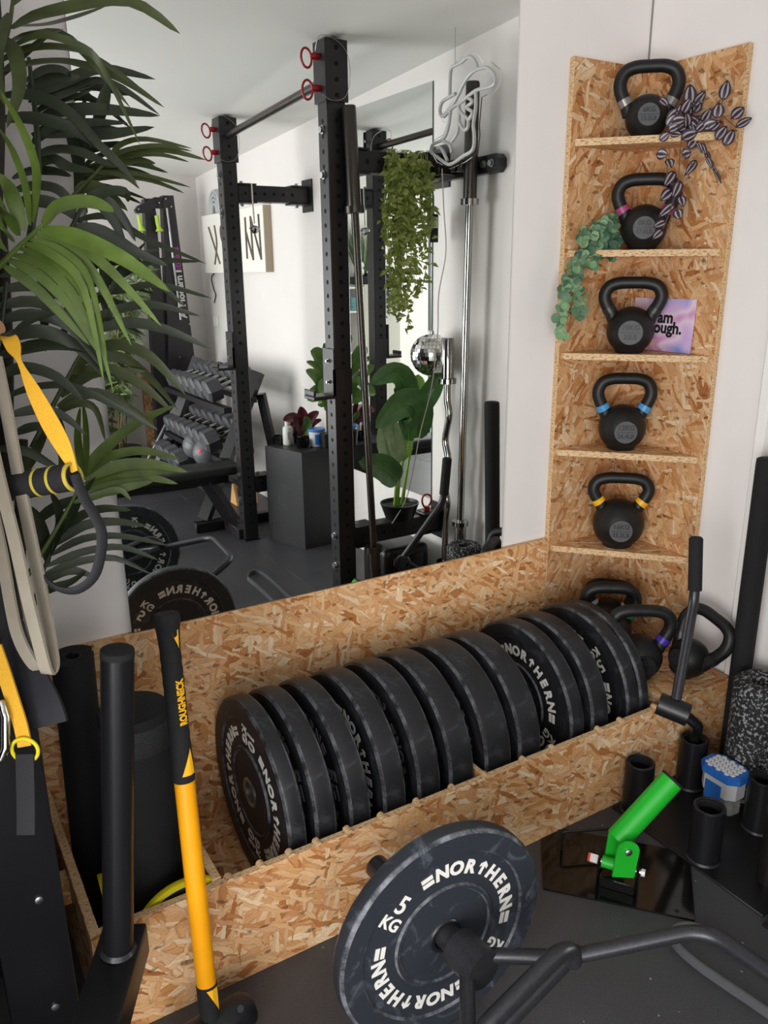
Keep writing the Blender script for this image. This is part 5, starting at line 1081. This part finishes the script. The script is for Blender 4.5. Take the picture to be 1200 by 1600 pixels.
# leafy pot on the low beam
def big_leaf(parent, pts, w, mat, y=0, up=(-.4, .9, .3), name='leaf', fold=.3):
    m = MB(); P = smooth(pts, 5); n = len(P); rows = []
    for i, p in enumerate(P):
        t = (P[min(i + 1, n - 1)] - P[max(i - 1, 0)]).normalized(); sd = t.cross(Vector(up)).normalized(); nn = sd.cross(t); s = i / (n - 1)
        wd = w / 2 * max(.02, math.sin(PI * min(1, .06 + .94 * s ** .85)) ** .62)
        rows.append([m.bm.verts.new(p + sd * wd * c + nn * (abs(c) * wd * fold - (.10 * wd if c == 0 else 0) + .05 * wd * math.sin(i * 2.1 + c * 3))) for c in (-1, -.5, 0, .5, 1)])
    for i in range(n - 1):
        for j in range(4): m.bm.faces.new((rows[i][j], rows[i][j + 1], rows[i + 1][j + 1], rows[i + 1][j]))
    o = part(name, m, mat, parent, world=True, angle=70)
    mr_ = MB(); mr_.tube([p + Vector(up).normalized() * .0015 for p in P], [max(.0006, w * .018 * (1 - i / n)) for i in range(n)], 6); part('midrib', mr_, BL['light_green_leaf' if mat is not BL['red_leaf'] else 'red_leaf'], o, world=True)
    return o
BL = {k: leafmat(k, a, b, .35) for k, a, b in (('deep_green_leaf', '3d6a38', '568246'), ('light_green_leaf', '6f9a3a', '8db54a'), ('pale_striped_leaf', '8fb080', 'b4cca2'), ('fiddle_leaf', '567438', '70904a'), ('red_leaf', '5a1c24', '74303a'))}
bp_ = thing('banana_plant', 'broad leaved green plant in a black pot on the low rack beam', 'plant', (-.178, -1.012, .3772))
m = MB(); m.lathe([(.060, 0), (.080, .058), (.083, .064), (.083, .068), (.078, .068), (.075, .055), (.0001, .05)], 30, Matrix.Translation((-.178, -1.012, .3772))); part('pot', m, M['black'], bp_, world=True)
m = MB(); m.lathe([(.074, 0), (.05, .004), (.0001, .005)], 24, Matrix.Translation((-.178, -1.012, .4285)), caps=True); part('soil', m, plain('potting_soil', '2e2a26', .9, noise=.5, nscale=200), bp_, world=True)
for pts, r in (([(-.193, -1.012, .42), (-.189, -.99, .578), (-.147, -.985, .71)], .010), ([(-.168, -1.012, .42), (-.155, -.99, .58), (-.118, -.985, .76)], .009), ([(-.205, -1.01, .42), (-.208, -.99, .53), (-.204, -.985, .64)], .008)):
    m = MB(); m.tube(smooth(pts, 4), [r * (1 - .5 * i / 8) for i in range(9)], 8); part('stalk', m, BL['light_green_leaf'], bp_, world=True)
for pts, w, mt in (([(-.150, -.985, .71), (-.185, -.950, .93), (-.25, -.940, 1.00), (-.338, -.965, .965)], .105, 'deep_green_leaf'), ([(-.112, -.985, .72), (-.135, -.945, .84), (-.22, -.925, .875), (-.33, -.945, .79)], .135, 'deep_green_leaf'), ([(-.131, -.985, .82), (-.109, -.99, .91), (-.093, -.995, .98)], .085, 'light_green_leaf'),
    ([(-.122, -.985, .80), (-.06, -.95, .915), (-.03, -.92, 1.00)], .085, 'deep_green_leaf'), ([(-.204, -.98, .62), (-.270, -.96, .70), (-.296, -.95, .82)], .085, 'pale_striped_leaf'), ([(-.204, -.975, .635), (-.234, -.95, .72), (-.258, -.94, .835)], .07, 'pale_striped_leaf'),
    ([(-.205, -.98, .55), (-.303, -.95, .625), (-.414, -.94, .665)], .115, 'deep_green_leaf'), ([(-.204, -.98, .64), (-.180, -.96, .69), (-.165, -.96, .72)], .06, 'light_green_leaf'), ([(-.12, -.99, .74), (-.09, -1.0, .82), (-.08, -1.02, .88)], .09, 'light_green_leaf')):
    big_leaf(bp_, pts, w, BL[mt])

# power box under the low beam
pb_ = thing('power_station', 'black portable power box with rounded edges under the low rack beam', 'power box', (-.146, -1.10, 0))
m = MB(); m.box((-.262, -1.20, .004), (-.030, -.995, .245), bev=.034, seg=3); part('case', m, M['black'], pb_, world=True)
m = MB(); m.box((-.225, -.996, .035), (-.07, -.9895, .205), bev=.004); fp = part('front_panel', m, M['black_gloss'], pb_, world=True)
for x, z in ((-.205, .085), (-.175, .085), (-.145, .085)):
    m = MB(); m.cyl((x, -.9897, z), (x, -.9878, z), .008, n=14); part('button', m, M['steel'], fp, world=True)
m = MB(); m.box((-.20, -.9897, .125), (-.11, -.988, .18)); part('screen', m, plain('dark_screen', '1c232b', .15), fp, world=True)

# ================================================================ BLACK BOX WITH POTS AND TOILETRIES
sb = solo('storage_cube', MB().prism([(-.314, -2.119), (-.231, -1.850), (-.012, -1.862), (-.062, -2.135)], .515), rubber('scuffed_black_panel', '222225', '3c3c40', .5, .45), 'black painted square pedestal against the right-hand wall, carrying pots and bottles', 'pedestal', angle=20)
bx_ = sb.location
ZT = .5155
wb_ = thing('spray_bottle', 'white plastic bottle standing on the black pedestal', 'bottle', (-.196, -2.085, ZT)); m = MB(); m.lathe([(.0001, 0), (.024, .0), (.026, .004), (.026, .082), (.022, .094), (.012, .100), (.0115, .104)], 24); part('body', m, M['white_plastic'], wb_); m = MB(); m.lathe([(.013, .1), (.013, .122), (.011, .125), (.0001, .125)], 20); part('cap', m, M['white_plastic'], wb_); m = MB(); m.box((-.012, .0255, .03), (.012, .0265, .07)); part('label_print', m, plain('pale_print', 'c8c0b4', .6), wb_)
t = thing('wipes_tub', 'white tub with blue lid and blue label on the black pedestal', 'tub', (-.085, -1.965, ZT)); m = MB(); m.lathe([(.0001, 0), (.034, 0), (.036, .003), (.042, .078), (.0001, .078)], 28); part('body', m, plain('frosted_white_tub', 'd9dadb', .35), t); m = MB(); m.lathe([(.044, .0782), (.046, .081), (.046, .090), (.043, .093), (.0001, .093)], 28); part('lid', m, plain('mid_blue_plastic', '4f83cf', .4), t)
m = MB()
v0 = None
for i in range(9):
    a = R(58 + i * 9); r0, r1 = .0375, .0423; col = (m.bm.verts.new((r0 * math.cos(a), r0 * math.sin(a), .012)), m.bm.verts.new((r1 * math.cos(a), r1 * math.sin(a), .066)))
    if v0: m.bm.faces.new((v0[0], col[0], col[1], v0[1]))
    v0 = col
part('label_panel', m, M['blue_plastic'], t, label='blue label')
for i, (x, y, l) in enumerate(((-.238, -2.125, 'black faceted candle holder nearest the far rack upright on the pedestal'), (-.168, -1.972, 'black faceted candle holder at the front edge of the pedestal'))):
    t = thing('candle_holder', l, 'candle holder', (x, y, ZT), .3 * i, 'black candle holders'); m = MB(); m.pipe((0, 0, .0005), (0, 0, .045), .029, .0265, 8); part('glass_cup', m, M['black_gloss'], t); m = MB(); m.lathe([(.0262, .003), (.0262, .03), (.0001, .03)], 16); part('wax', m, M['black'], t)
for i, (z, l) in enumerate(((0, 'lower of the two stacked black cups behind the far rack upright'), (.062, 'upper of the two stacked black cups behind the far rack upright'))):
    t = thing('black_cup', l, 'cup', (-.162, -2.108 - .0, ZT + z), 0, 'stacked black cups'); t.location.x = -.205; t.location.y = -2.045 if False else -2.02; t.location = (-.130, -2.098, ZT + z)
    m = MB(); m.lathe([(.0001, 0), (.024, 0), (.030, .055), (.031, .060), (.029, .060), (.023, .004), (.0001, .004)], 24); part('cup', m, M['black_gloss'], t); m = MB(); m.lathe([(.0312, .053), (.0325, .056), (.0312, .060)], 24, caps=False); part('rim', m, M['bronze'], t)
rp = thing('red_leaf_plant', 'dark red leaved plant in a black pot on the pedestal', 'plant', (-.130, -2.03, ZT)); m = MB(); m.lathe([(.0001, 0), (.030, 0), (.036, .05), (.037, .054), (.033, .054), (.0001, .046)], 24, Matrix.Translation((-.13, -2.03, ZT + .0005))); part('pot', m, M['black'], rp, world=True)
for pts, w, mt in (([(-.13, -2.03, .57), (-.19, -2.0, .665), (-.262, -1.99, .665)], .060, 'red_leaf'), ([(-.13, -2.03, .57), (-.175, -2.01, .63), (-.225, -1.99, .635)], .05, 'red_leaf'), ([(-.13, -2.03, .57), (-.135, -2.02, .66), (-.155, -2.0, .725)], .065, 'red_leaf'), ([(-.13, -2.03, .57), (-.10, -2.01, .65), (-.055, -1.99, .69)], .055, 'red_leaf'), ([(-.13, -2.03, .57), (-.125, -1.99, .63), (-.15, -1.97, .675)], .055, 'fiddle_leaf'), ([(-.13, -2.03, .57), (-.08, -2.0, .63), (-.04, -1.99, .645)], .03, 'red_leaf')): big_leaf(rp, pts, w, BL[mt])
fp_ = thing('fiddle_leaf_fig', 'green broad leaved fig in a black pot at the back of the pedestal', 'plant', (-.052, -1.915, ZT)); m = MB(); m.lathe([(.0001, 0), (.032, 0), (.039, .07), (.040, .075), (.036, .075), (.0001, .066)], 24, Matrix.Translation((-.056, -1.898, ZT + .0005))); part('pot', m, M['black'], fp_, world=True)
m = MB(); m.tube(smooth([(-.056, -1.898, .58), (-.054, -1.90, .78), (-.050, -1.90, 1.02)], 4), [.006 - .0003 * i for i in range(9)], 8); part('trunk', m, plain('fig_bark', '4a3f33', .8), fp_, world=True)
for pts, w in (([(-.052, -1.90, .90), (-.10, -1.88, .985), (-.150, -1.87, 1.015)], .085), ([(-.052, -1.90, .80), (-.12, -1.87, .885), (-.185, -1.86, .925)], .062), ([(-.052, -1.90, .74), (-.11, -1.87, .80), (-.185, -1.85, .775)], .10), ([(-.052, -1.90, .80), (-.08, -1.86, .84), (-.11, -1.85, .80)], .085), ([(-.05, -1.90, .98), (-.03, -1.88, 1.05), (-.06, -1.87, 1.08)], .07), ([(-.05, -1.90, .95), (-.01, -1.87, 1.00), (.002, -1.86, 1.04)], .075), ([(-.05, -1.90, .85), (-.005, -1.86, .90), (.0, -1.84, .955)], .085), ([(-.052, -1.90, .70), (-.01, -1.86, .78), (-.002, -1.85, .83)], .09), ([(-.052, -1.90, .87), (-.12, -1.88, .94), (-.175, -1.87, .965)], .035)): big_leaf(fp_, pts, w, BL['fiddle_leaf'])

# ================================================================ BENCH
bn = thing('weight_bench', 'flat black padded weight bench beside the far rack upright', 'bench', (-.9, -2.37, 0))
m = MB(); m.box((-1.50, -2.420, .350), (-.400, -2.236, .404), bev=.018, seg=3); part('pad', m, M['foam'] if False else plain('black_vinyl', '2a2a2b', .45), bn, world=True)
m = MB(); m.box((-1.45, -2.39, .295), (-.45, -2.32, .3495), bev=.003); part('spine', m, M['black_rack'], bn, world=True)
for x0, x1 in ((-.56, -.43), (-1.33, -1.45)):
    m = MB(); d = (Vector((x1, -2.355, .055)) - Vector((x0, -2.355, .30))).normalized(); m.tube([(x0, -2.355, .31), (x1, -2.355, .055)], .042, 4); part('leg', m, M['black_rack'], bn, world=True)
    m = MB(); m.box((x1 - .032, -2.415, .004), (x1 + .032, -2.19, .058), bev=.003); ft = part('foot_bar', m, M['black_rack'], bn, world=True)
    m = MB(); m.box((x1 - .033, -2.1895, .003), (x1 + .033, -2.1855, .059)); part('end_cap', m, M['foam'], ft, world=True)
    bolt_nut(bn, (x1 + .02, -2.34, .0585), (0, 0, 1), .01)

# ================================================================ DUMBBELL RACK
dr = thing('dumbbell_rack', 'black three tier dumbbell rack along the right-hand wall', 'rack', (-.33, -2.95, 0))
TI = [(-.325, .715), (-.36, .435), (-.415, .255)]
for y in (-2.455, -3.45):
    m = MB(); m.tube([(-.56, y, .07), (-.19, y, .86)], .042, 4); part('side_post', m, M['black_rack'], dr, world=True)
    m = MB(); m.box((-.62, y - .03, .003), (-.02, y + .03, .056), bev=.003); part('foot_bar', m, M['black_rack'], dr, world=True)
    m = MB(); m.tube([(-.06, y, .055), (-.18, y, .74)], .030, 4); part('rear_post', m, M['black_rack'], dr, world=True)
for x, z in TI:
    m = MB()
    for dx, dz in ((-.075, -.028), (.075, .016)):
        m.box((x + dx - .022, -3.49, z + dz - .03), (x + dx + .022, -2.40, z + dz))
    part('tier_rails', m, M['black_rack'], dr, world=True, kind='stuff')
HEX = plain('grey_hex_rubber', '48484d', .55, noise=.15, nscale=120, bump=.1)
def hexprof(r): return [(r, 0)]
def dumbbell(label, y, x, z, s, group):
    t = thing('hex_dumbbell', label, 'dumbbell', (x, y, z), 0, group); tl = Matrix.Rotation(R(-16.5), 4, 'Y')
    rh = .058 * s; L = .078 * s; g = .052
    for sg in (-1, 1):
        m = MB(); hx = [(rh * .62, 0), (rh, .010), (rh, L - .012), (rh * .72, L)]
        X = tl @ axes((sg * g, 0, 0), (0, 0, 1), (0, sg, 0)) if False else tl @ Matrix.Translation((sg * g, 0, 0)) @ Matrix.Rotation(R(90 * sg), 4, 'Y') @ Matrix.Rotation(R(30), 4, 'Z')
        m.lathe(hx, 6, X); part('hex_head', m, HEX, t, angle=15)
    m = MB(); m.tube([tl @ Vector((x_, 0, 0)) for x_ in (-.060, -.04, 0, .04, .060)], [.0125, .0145, .0165, .0145, .0125], 12); part('handle', m, M['chrome'], t)
    return t
names = ['top', 'middle', 'bottom']
oc = ['first', 'second', 'third', 'fourth', 'fifth', 'sixth', 'seventh', 'eighth', 'ninth']
for ti, ((x, z), ys) in enumerate(zip(TI, ([-2.566, -2.70, -2.83, -2.955, -3.075, -3.19, -3.30], [-2.566, -2.70, -2.825, -2.955, -3.08, -3.20, -3.315], [-2.60, -2.75, -2.99, -3.125, -3.26, -3.39]))):
    for i, y in enumerate(ys):
        s = (1.18 - .035 * i) if ti < 2 else 1.12
        if ti == 2 and i < 2: continue
        dumbbell('grey hex dumbbell, %s from the bench end on the %s tier of the rack' % (oc[i], names[ti]), y, x, z + .020 + .058 * s * .9, s, 'hex dumbbells on the %s tier' % names[ti])
for l, c, r in (('small grey ridged ball on the bottom tier of the dumbbell rack', (-.445, -2.86, .405), .078), ('small grey ball with red dot on the bottom tier of the dumbbell rack', (-.452, -2.65, .400), .080)):
    t = thing('slam_ball', l, 'ball', c); m = MB()
    pr = [(max(.0001, r * math.sin(PI * i / 48) * (1 - (.022 if (i % 6 == 0 and 6 < i < 42 and r < .079) else 0))), -r * math.cos(PI * i / 48)) for i in range(49)]
    m.lathe(pr, 40, Matrix.Rotation(R(35), 4, 'Y')); part('shell', m, plain('grey_ball_rubber', '5d5d62', .38, noise=.05, nscale=30), t)
    if r > .079:
        d = Vector((-.72, .62, .35)).normalized(); _, a_, b_ = flat_frame(d); m = MB(); m.lathe([(.014, r - .0012), (.012, r + .0006), (.0001, r + .0012)], 16, axes((0, 0, 0), a_, d.cross(a_))); part('red_badge', m, plain('red_badge', 'b8475a', .5), t)

# ================================================================ CABLE TRAINER, PLANT, CANVAS, RAINBOW, OUTLET
ct = thing('cable_trainer', 'tall black wall cable trainer with two tapering columns in the far corner', 'cable machine', (-.28, -3.6, 0))
for pl, nm in (([(-.402, 1.845), (-.335, 1.85), (-.335, 1.4), (-.30, 0.0), (-.47, .0)], 'left_column'), ([(-.292, 1.866), (-.222, 1.868), (-.12, 0.0), (-.385, 0.0)], 'right_column')):
    m = MB(); m.prism(pl, .07, Matrix(((1, 0, 0, 0), (0, 0, -1, -3.60 if nm[0] == 'r' else -3.63), (0, 1, 0, 0), (0, 0, 0, 1)))); part('column', m, M['black_rack'], ct, world=True)
m = MB(); m.box((-.345, -3.66, 1.79), (-.285, -3.605, 1.855), bev=.004); m.prism([(-.475, 1.775), (-.465, 1.755), (-.40, 1.76), (-.34, 1.795), (-.34, 1.855), (-.40, 1.825), (-.455, 1.80)], .04, Matrix(((1, 0, 0, 0), (0, 0, -1, -3.59), (0, 1, 0, 0), (0, 0, 0, 1)))); part('top_arm', m, M['black_rack'], ct, world=True)
for x, z in ((-.278, 1.845), (-.245, 1.80), (-.322, 1.82), (-.455, 1.78), (-.185, 1.07), (-.27, .86)):
    m = MB(); m.cyl((x, -3.5995 if x > -.3 or x < -.4 else -3.5895, z), (x, -3.585, z), .005, n=10); part('bolt', m, M['steel'], ct, world=True)
m = MB(); m.cyl((-.275, -3.588, 1.79), (-.245, -3.588, 1.10), .007, n=10); part('guide_rod', m, M['steel'], ct, world=True)
for dx, n_ in ((0, 'a'), (.112, 'b')):
    q = Vector((-.462 + dx, -3.582, 1.77 - .0 * dx)); m = MB(); m.tube([q + Vector((0, 0, .0)), q + Vector((.003, 0, -.028))], .0016, 6); part('cable', m, M['black'], ct, world=True)
    m = MB(); m.tube([q + Vector((.003, 0, -.026)), q + Vector((.006, 0, -.075)), q + Vector((.012, 0, -.10)), q + Vector((.014, 0, -.118)), q + Vector((.014, 0, -.122))], [.013, .012, .014, .026, .020], 14); part('pull_handle', m, plain('lime_plastic', 'b4d34a', .4), ct, world=True, label='lime green pull handle')
X = axes((-.222, -3.5985, 1.24), (-.045, 0, .99), (-.99, 0, -.045))
for tx, x0, mt in (('A: Modern F', -.07, 'letter'), ('itness', .235, None)):
    v, f = text_geo(tx, .062, .0006, .002, 'LEFT'); m = MB(); m.add(v, f, X @ Matrix.Translation((x0 - .06, 0, 0))); part('lettering', m, M['letter'] if mt else plain('pink_lettering', 'a0458f', .5), ct, world=True, label='white and pink maker lettering' if mt else 'pink maker lettering', angle=0)
m = MB(); m.cyl((-.66, -3.30, .20), (-.22, -3.57, .72), .012, n=10); part('lower_arm', m, M['steel'], ct, world=True)
bm = thing('bamboo_plant', 'feathery green bamboo plant in the far corner beside the cable trainer', 'plant', (-.70, -3.685, 0))
m = MB(); m.lathe([(.0001, 0), (.11, 0), (.14, .26), (.145, .28), (.13, .28), (.0001, .25)], 24, Matrix.Translation((-.70, -3.685, .0))); part('pot', m, M['black'], bm, world=True)
rb_ = random.Random(4); ml = MB(); G2 = leafmat('bamboo_leaf', '5a7044', '7f9462', .5)
for i in range(9):
    a = Vector((-.70 + rb_.uniform(-.06, .06), -3.685 + rb_.uniform(-.05, .05), .26)); b = Vector((-.62 + rb_.uniform(-.14, .18), -3.50 + rb_.uniform(-.1, .1), rb_.uniform(1.1, 1.5)))
    P = smooth([a, a.lerp(b, .5) + Vector((-.03, 0, .05)), b], 8); m = MB(); m.tube(P, .004, 6); part('cane', m, plain('bamboo_cane', '8a7a4a', .6), bm, world=True)
    for p in P[5:]:
        for q in range(9):
            d = Vector((rb_.uniform(-1, 1), rb_.uniform(-1, 1), rb_.uniform(-.7, .6))).normalized(); L = rb_.uniform(.05, .11); p0 = p + d * .01
            ml.leaf([p0, p0 + d * L * .5, p0 + d * L + Vector((0, 0, -.012))], .014, (rb_.uniform(-1, 1), 1, rb_.uniform(-1, 1)), .2, (.4, 1, .1))
part('bamboo_leaves', ml, G2, bm, kind='stuff', world=True, angle=60)
cv = thing('canvas', 'white canvas with stick letters hanging on the right-hand wall', 'canvas', (0, -3.14, 1.39))
m = MB(); m.box((-.030, -3.655, 1.392), (.0175, -2.648, 1.752), bev=.002); part('panel', m, plain('white_canvas', 'efece6', .8), cv, world=True)
m = MB(); m.box((-.0285, -2.6475, 1.394), (.0170, -2.6415, 1.75)); part('side_edge', m, plain('beige_canvas_edge', 'b9ab97', .8), cv, world=True)
STK = plain('stick_bark', '6f6459', .8)
for P in ([(-3.52, 1.676), (-3.355, 1.449)], [(-3.413, 1.681), (-3.389, 1.57), (-3.449, 1.447)], [(-3.243, 1.683), (-3.301, 1.669), (-3.31, 1.621), (-3.28, 1.574), (-3.232, 1.563), (-3.193, 1.567)], [(-3.243, 1.563), (-3.27, 1.452)], [(-2.899, 1.624), (-2.808, 1.462)], [(-2.899, 1.70), (-2.899, 1.47)], [(-2.82, 1.70), (-2.808, 1.462)], [(-2.82, 1.70), (-2.691, 1.463)], [(-2.702, 1.705), (-2.691, 1.463)]):
    m = MB(); m.tube(smooth([(-.034, y, z) for y, z in P], 3), .0055, 8); part('stick', m, STK, cv, world=True)
rn = thing('rainbow_ornament', 'pale grey rainbow ornament standing on top of the white canvas', 'ornament', (-.005, -3.465, 1.753))
for i in range(4):
    r0 = .092 - i * .018; m = MB(); m.tube([(-.006, -3.465 + r0 * math.cos(a) * 1.05, 1.753 + .006 + (r0 * 1.45 * math.sin(a))) for a in [PI * k / 14 for k in range(15)]], .0082, 10); part('arch', m, plain('grey_arch', 'b9bcc0', .7), rn, world=True)
oo = thing('hanging_ornament', 'small silver ornament hanging on a cord from the far rack beam', 'ornament', (-.30, -2.12, 1.57))
m = MB(); m.tube([(-.30, -2.14, 1.801), (-.30, -2.138, 1.80), (-.301, -2.135, 1.70), (-.30, -2.13, 1.62)], .004, 6); part('cord', m, M['rope'], oo, world=True)
m = MB(); m.lathe([(max(.0001, .020 * math.sin(PI * i / 10)), -.020 * math.cos(PI * i / 10)) for i in range(11)], 12, Matrix.Translation((-.30, -2.13, 1.592))); part('bauble', m, M['chrome'], oo, world=True, angle=0)
m = MB(); m.tube([(-.30 + .026 * math.cos(a), -2.13, 1.598 + .010 * math.sin(a)) for a in [2 * PI * i / 16 for i in range(16)]], .003, 6, closed=True); part('ring', m, M['steel'], oo, world=True)
ou = thing('wall_socket', 'white wall socket with a dangling dark cable on the right-hand wall', 'socket', (.01, -3.62, 1.08))
m = MB(); m.box((.006, -3.665, 1.045), (.0175, -3.585, 1.115), bev=.003); part('face_plate', m, M['white_plastic'], ou, world=True)
m = MB(); m.tube(smooth([(.012, -3.60, 1.392), (.012, -3.66, 1.36), (.012, -3.63, 1.29), (.012, -3.60, 1.25), (.012, -3.64, 1.20)], 5), .0035, 6); part('cable', m, M['black'], ou, world=True)

# ================================================================ CABINET AND DECORATION AT THE FAR WALL (double reflection)
cbn = thing('cabinet', 'cream cabinet with an open white shelf at the far wall', 'cabinet', (-1.22, -3.7, 0))
m = MB(); m.box((-1.44, -3.845, 0), (-1.125, -3.58, 1.30), bev=.003); part('body', m, plain('cream_laminate', 'ddd8cb', .5), cbn, world=True)
m = MB()
for x in (-1.122, -.86): m.box((x, -3.84, 0), (x + .014, -3.58, 1.285))
for z in (0.02, .42, .80, 1.10, 1.271): m.box((-1.108, -3.84, z), (-.86, -3.58, z + .014))
m.box((-1.108, -3.845, 0), (-.86, -3.84, 1.285)); part('open_shelf', m, M['trim'], cbn, world=True)
k_ = [('patterned_box', 'small teal patterned box on the open white shelf', (-1.09, -3.66, 1.1145), (.07, .06, .10), plain('teal_pattern', '5f8f92', .6, noise=.8, nscale=60)), ('speaker_box', 'small black speaker box on the cream cabinet', (-1.20, -3.70, 1.3005), (.13, .10, .055), M['black'])]
for nm, l, c, s_, mt in k_:
    m = MB(); m.box((c[0], c[1], c[2]), (c[0] + s_[0], c[1] + s_[1], c[2] + s_[2]), bev=.004); solo(nm, m, mt, l, 'box')
t = thing('panda_figure', 'small black and white toy bear on the black speaker box', 'toy', (-1.135, -3.65, 1.356))
for nm, c, r, mt in (('body', (0, 0, .032), .032, 'white_plastic'), ('head', (0, .004, .080), .027, 'white_plastic'), ('ear', (-.019, 0, .103), .009, 'black'), ('ear', (.019, 0, .103), .009, 'black'), ('paw', (-.03, .015, .03), .013, 'black'), ('paw', (.03, .015, .03), .013, 'black')):
    m = MB(); m.lathe([(max(.0001, r * math.sin(PI * i / 10)), -r * math.cos(PI * i / 10)) for i in range(11)], 14, Matrix.Translation(c)); part(nm, m, M[mt], t)
t = thing('grass_plant', 'spiky grass plant in a dark pot on the cream cabinet', 'plant', (-1.24, -3.78, 1.3005)); m = MB(); m.lathe([(.0001, 0), (.05, 0), (.06, .08), (.055, .082), (.0001, .075)], 20, Matrix.Translation((-1.22, -3.775, 1.3005))); part('pot', m, M['black'], t, world=True)
m = MB(); rg = random.Random(8)
for i in range(260):
    a = rg.uniform(0, 2 * PI); sp = rg.uniform(.02, .15); b = Vector((-1.22 + .03 * math.cos(a), -3.775 + .03 * math.sin(a), 1.375)); hgt_ = rg.uniform(.2, .40)
    e = b + Vector((sp * math.cos(a), min(.06, sp * math.sin(a)) if b.y + sp * math.sin(a) > -9 else 0, hgt_)); e.y = max(e.y, -3.838); m.leaf([b, b.lerp(e, .5) + Vector((0, 0, .03)), e], .006, (rg.uniform(-1, 1), 1, 0), .2, (1, .8, .1))
part('grass_blades', m, leafmat('grass_blade', '54704a', '7d9466', .6), t, kind='stuff', world=True, angle=60)
t = thing('dark_ivy_pot', 'wooden bowl with dark trailing ivy on the corner of the cream cabinet', 'plant', (-1.38, -3.64, 1.3005)); m = MB(); m.lathe([(.0001, 0), (.035, 0), (.062, .07), (.064, .075), (.058, .075), (.0001, .068)], 20, Matrix.Translation((-1.375, -3.64, 1.3005))); part('bowl', m, plain('wooden_bowl', 'a3805c', .6), t, world=True)
m = MB()
for i in range(240):
    s_ = rg.random(); p = Vector((-1.375 + rg.uniform(-.02, .12) * (1 - .2 * s_), -3.60 + rg.uniform(-.03, .07), 1.40 - .30 * s_ * s_ + rg.uniform(-.03, .03)))
    if p.z < 1.31 and p.y < -3.575: p.y = -3.565 + rg.uniform(0, .03)
    d = Vector((rg.uniform(-1, 1), rg.uniform(-.3, 1), rg.uniform(-1, .4))).normalized(); m.leaf([p, p + d * .016, p + d * .032], .018, (rg.uniform(-1, 1), 1, rg.uniform(-1, 1)), .2, (.4, 1, .1))
part('ivy_leaves', m, leafmat('dark_ivy_leaf', '26382c', '3d5544', .5), t, kind='stuff', world=True, angle=60)
t = thing('black_banner', 'black cloth banner with white lettering hanging beside the cream cabinet', 'banner', (-1.5, -3.83, .75)); m = MB(); m.box((-1.56, -3.846, .70), (-1.445, -3.838, 1.26), bev=.002); part('cloth', m, M['web_black'], t, world=True)
for i, (tx, z) in enumerate((('((a', .95), ('Ga', .87), ('))', .80))):
    v, f = text_geo(tx, .07, .0006, .002); m = MB(); m.add(v, f, axes((-1.50, -3.8375, z), (-1, 0, 0), (0, 0, 1))); part('lettering', m, M['letter'], t, world=True, label='white lettering', angle=0)
# strand board panel by the far door
m = MB(); m.box((-.475, -3.846, 0.002), (-.36, -3.80, .72), bev=.002); solo('board_offcut', m, M['osb'], 'strand board offcut standing at the far wall beside the bamboo pot', 'board', uv=True)
t = thing('wooden_handle_set', 'pale wooden triangular push-up stand under the bench end', 'stand', (-.19, -2.88, 0)); WD = plain('pale_wood', 'd3a56b', .5, noise=.15, nscale=20)
for x in (-.225, -.10):
    m = MB(); m.prism([(-.055, 0), (.055, 0), (.012, .13), (-.012, .13)], .016, Matrix(((0, 0, 1, x), (1, 0, 0, -2.88), (0, 1, 0, .002), (0, 0, 0, 1)))); part('triangle_end', m, WD, t, world=True)
m = MB(); m.cyl((-.2085, -2.88, .10), (-.1005, -2.88, .10), .014, n=12); part('grip', m, WD, t, world=True)
# tall locker added out of view on the left to keep daylight off the palm corner
lk = thing('shading_locker', 'unseen tall dark grey locker added left of the palm to block daylight', 'locker', (-2.35, -.45, 0))
m = MB(); m.box((-2.60, -.88, .0), (-2.09, .015, 1.98), bev=.004); part('carcass', m, plain('dark_grey_locker', '3a3b3f', .5), lk, world=True)
for x in (-2.595, -2.342):
    m = MB(); m.box((x, -.8995, .03), (x + .247, -.8805, 1.95), bev=.003); d_ = part('door', m, plain('locker_door', '44454a', .5), lk, world=True); m = MB(); m.box((x + .20, -.9115, .98), (x + .212, -.90, 1.10), bev=.002); part('handle', m, M['steel'], d_, world=True)
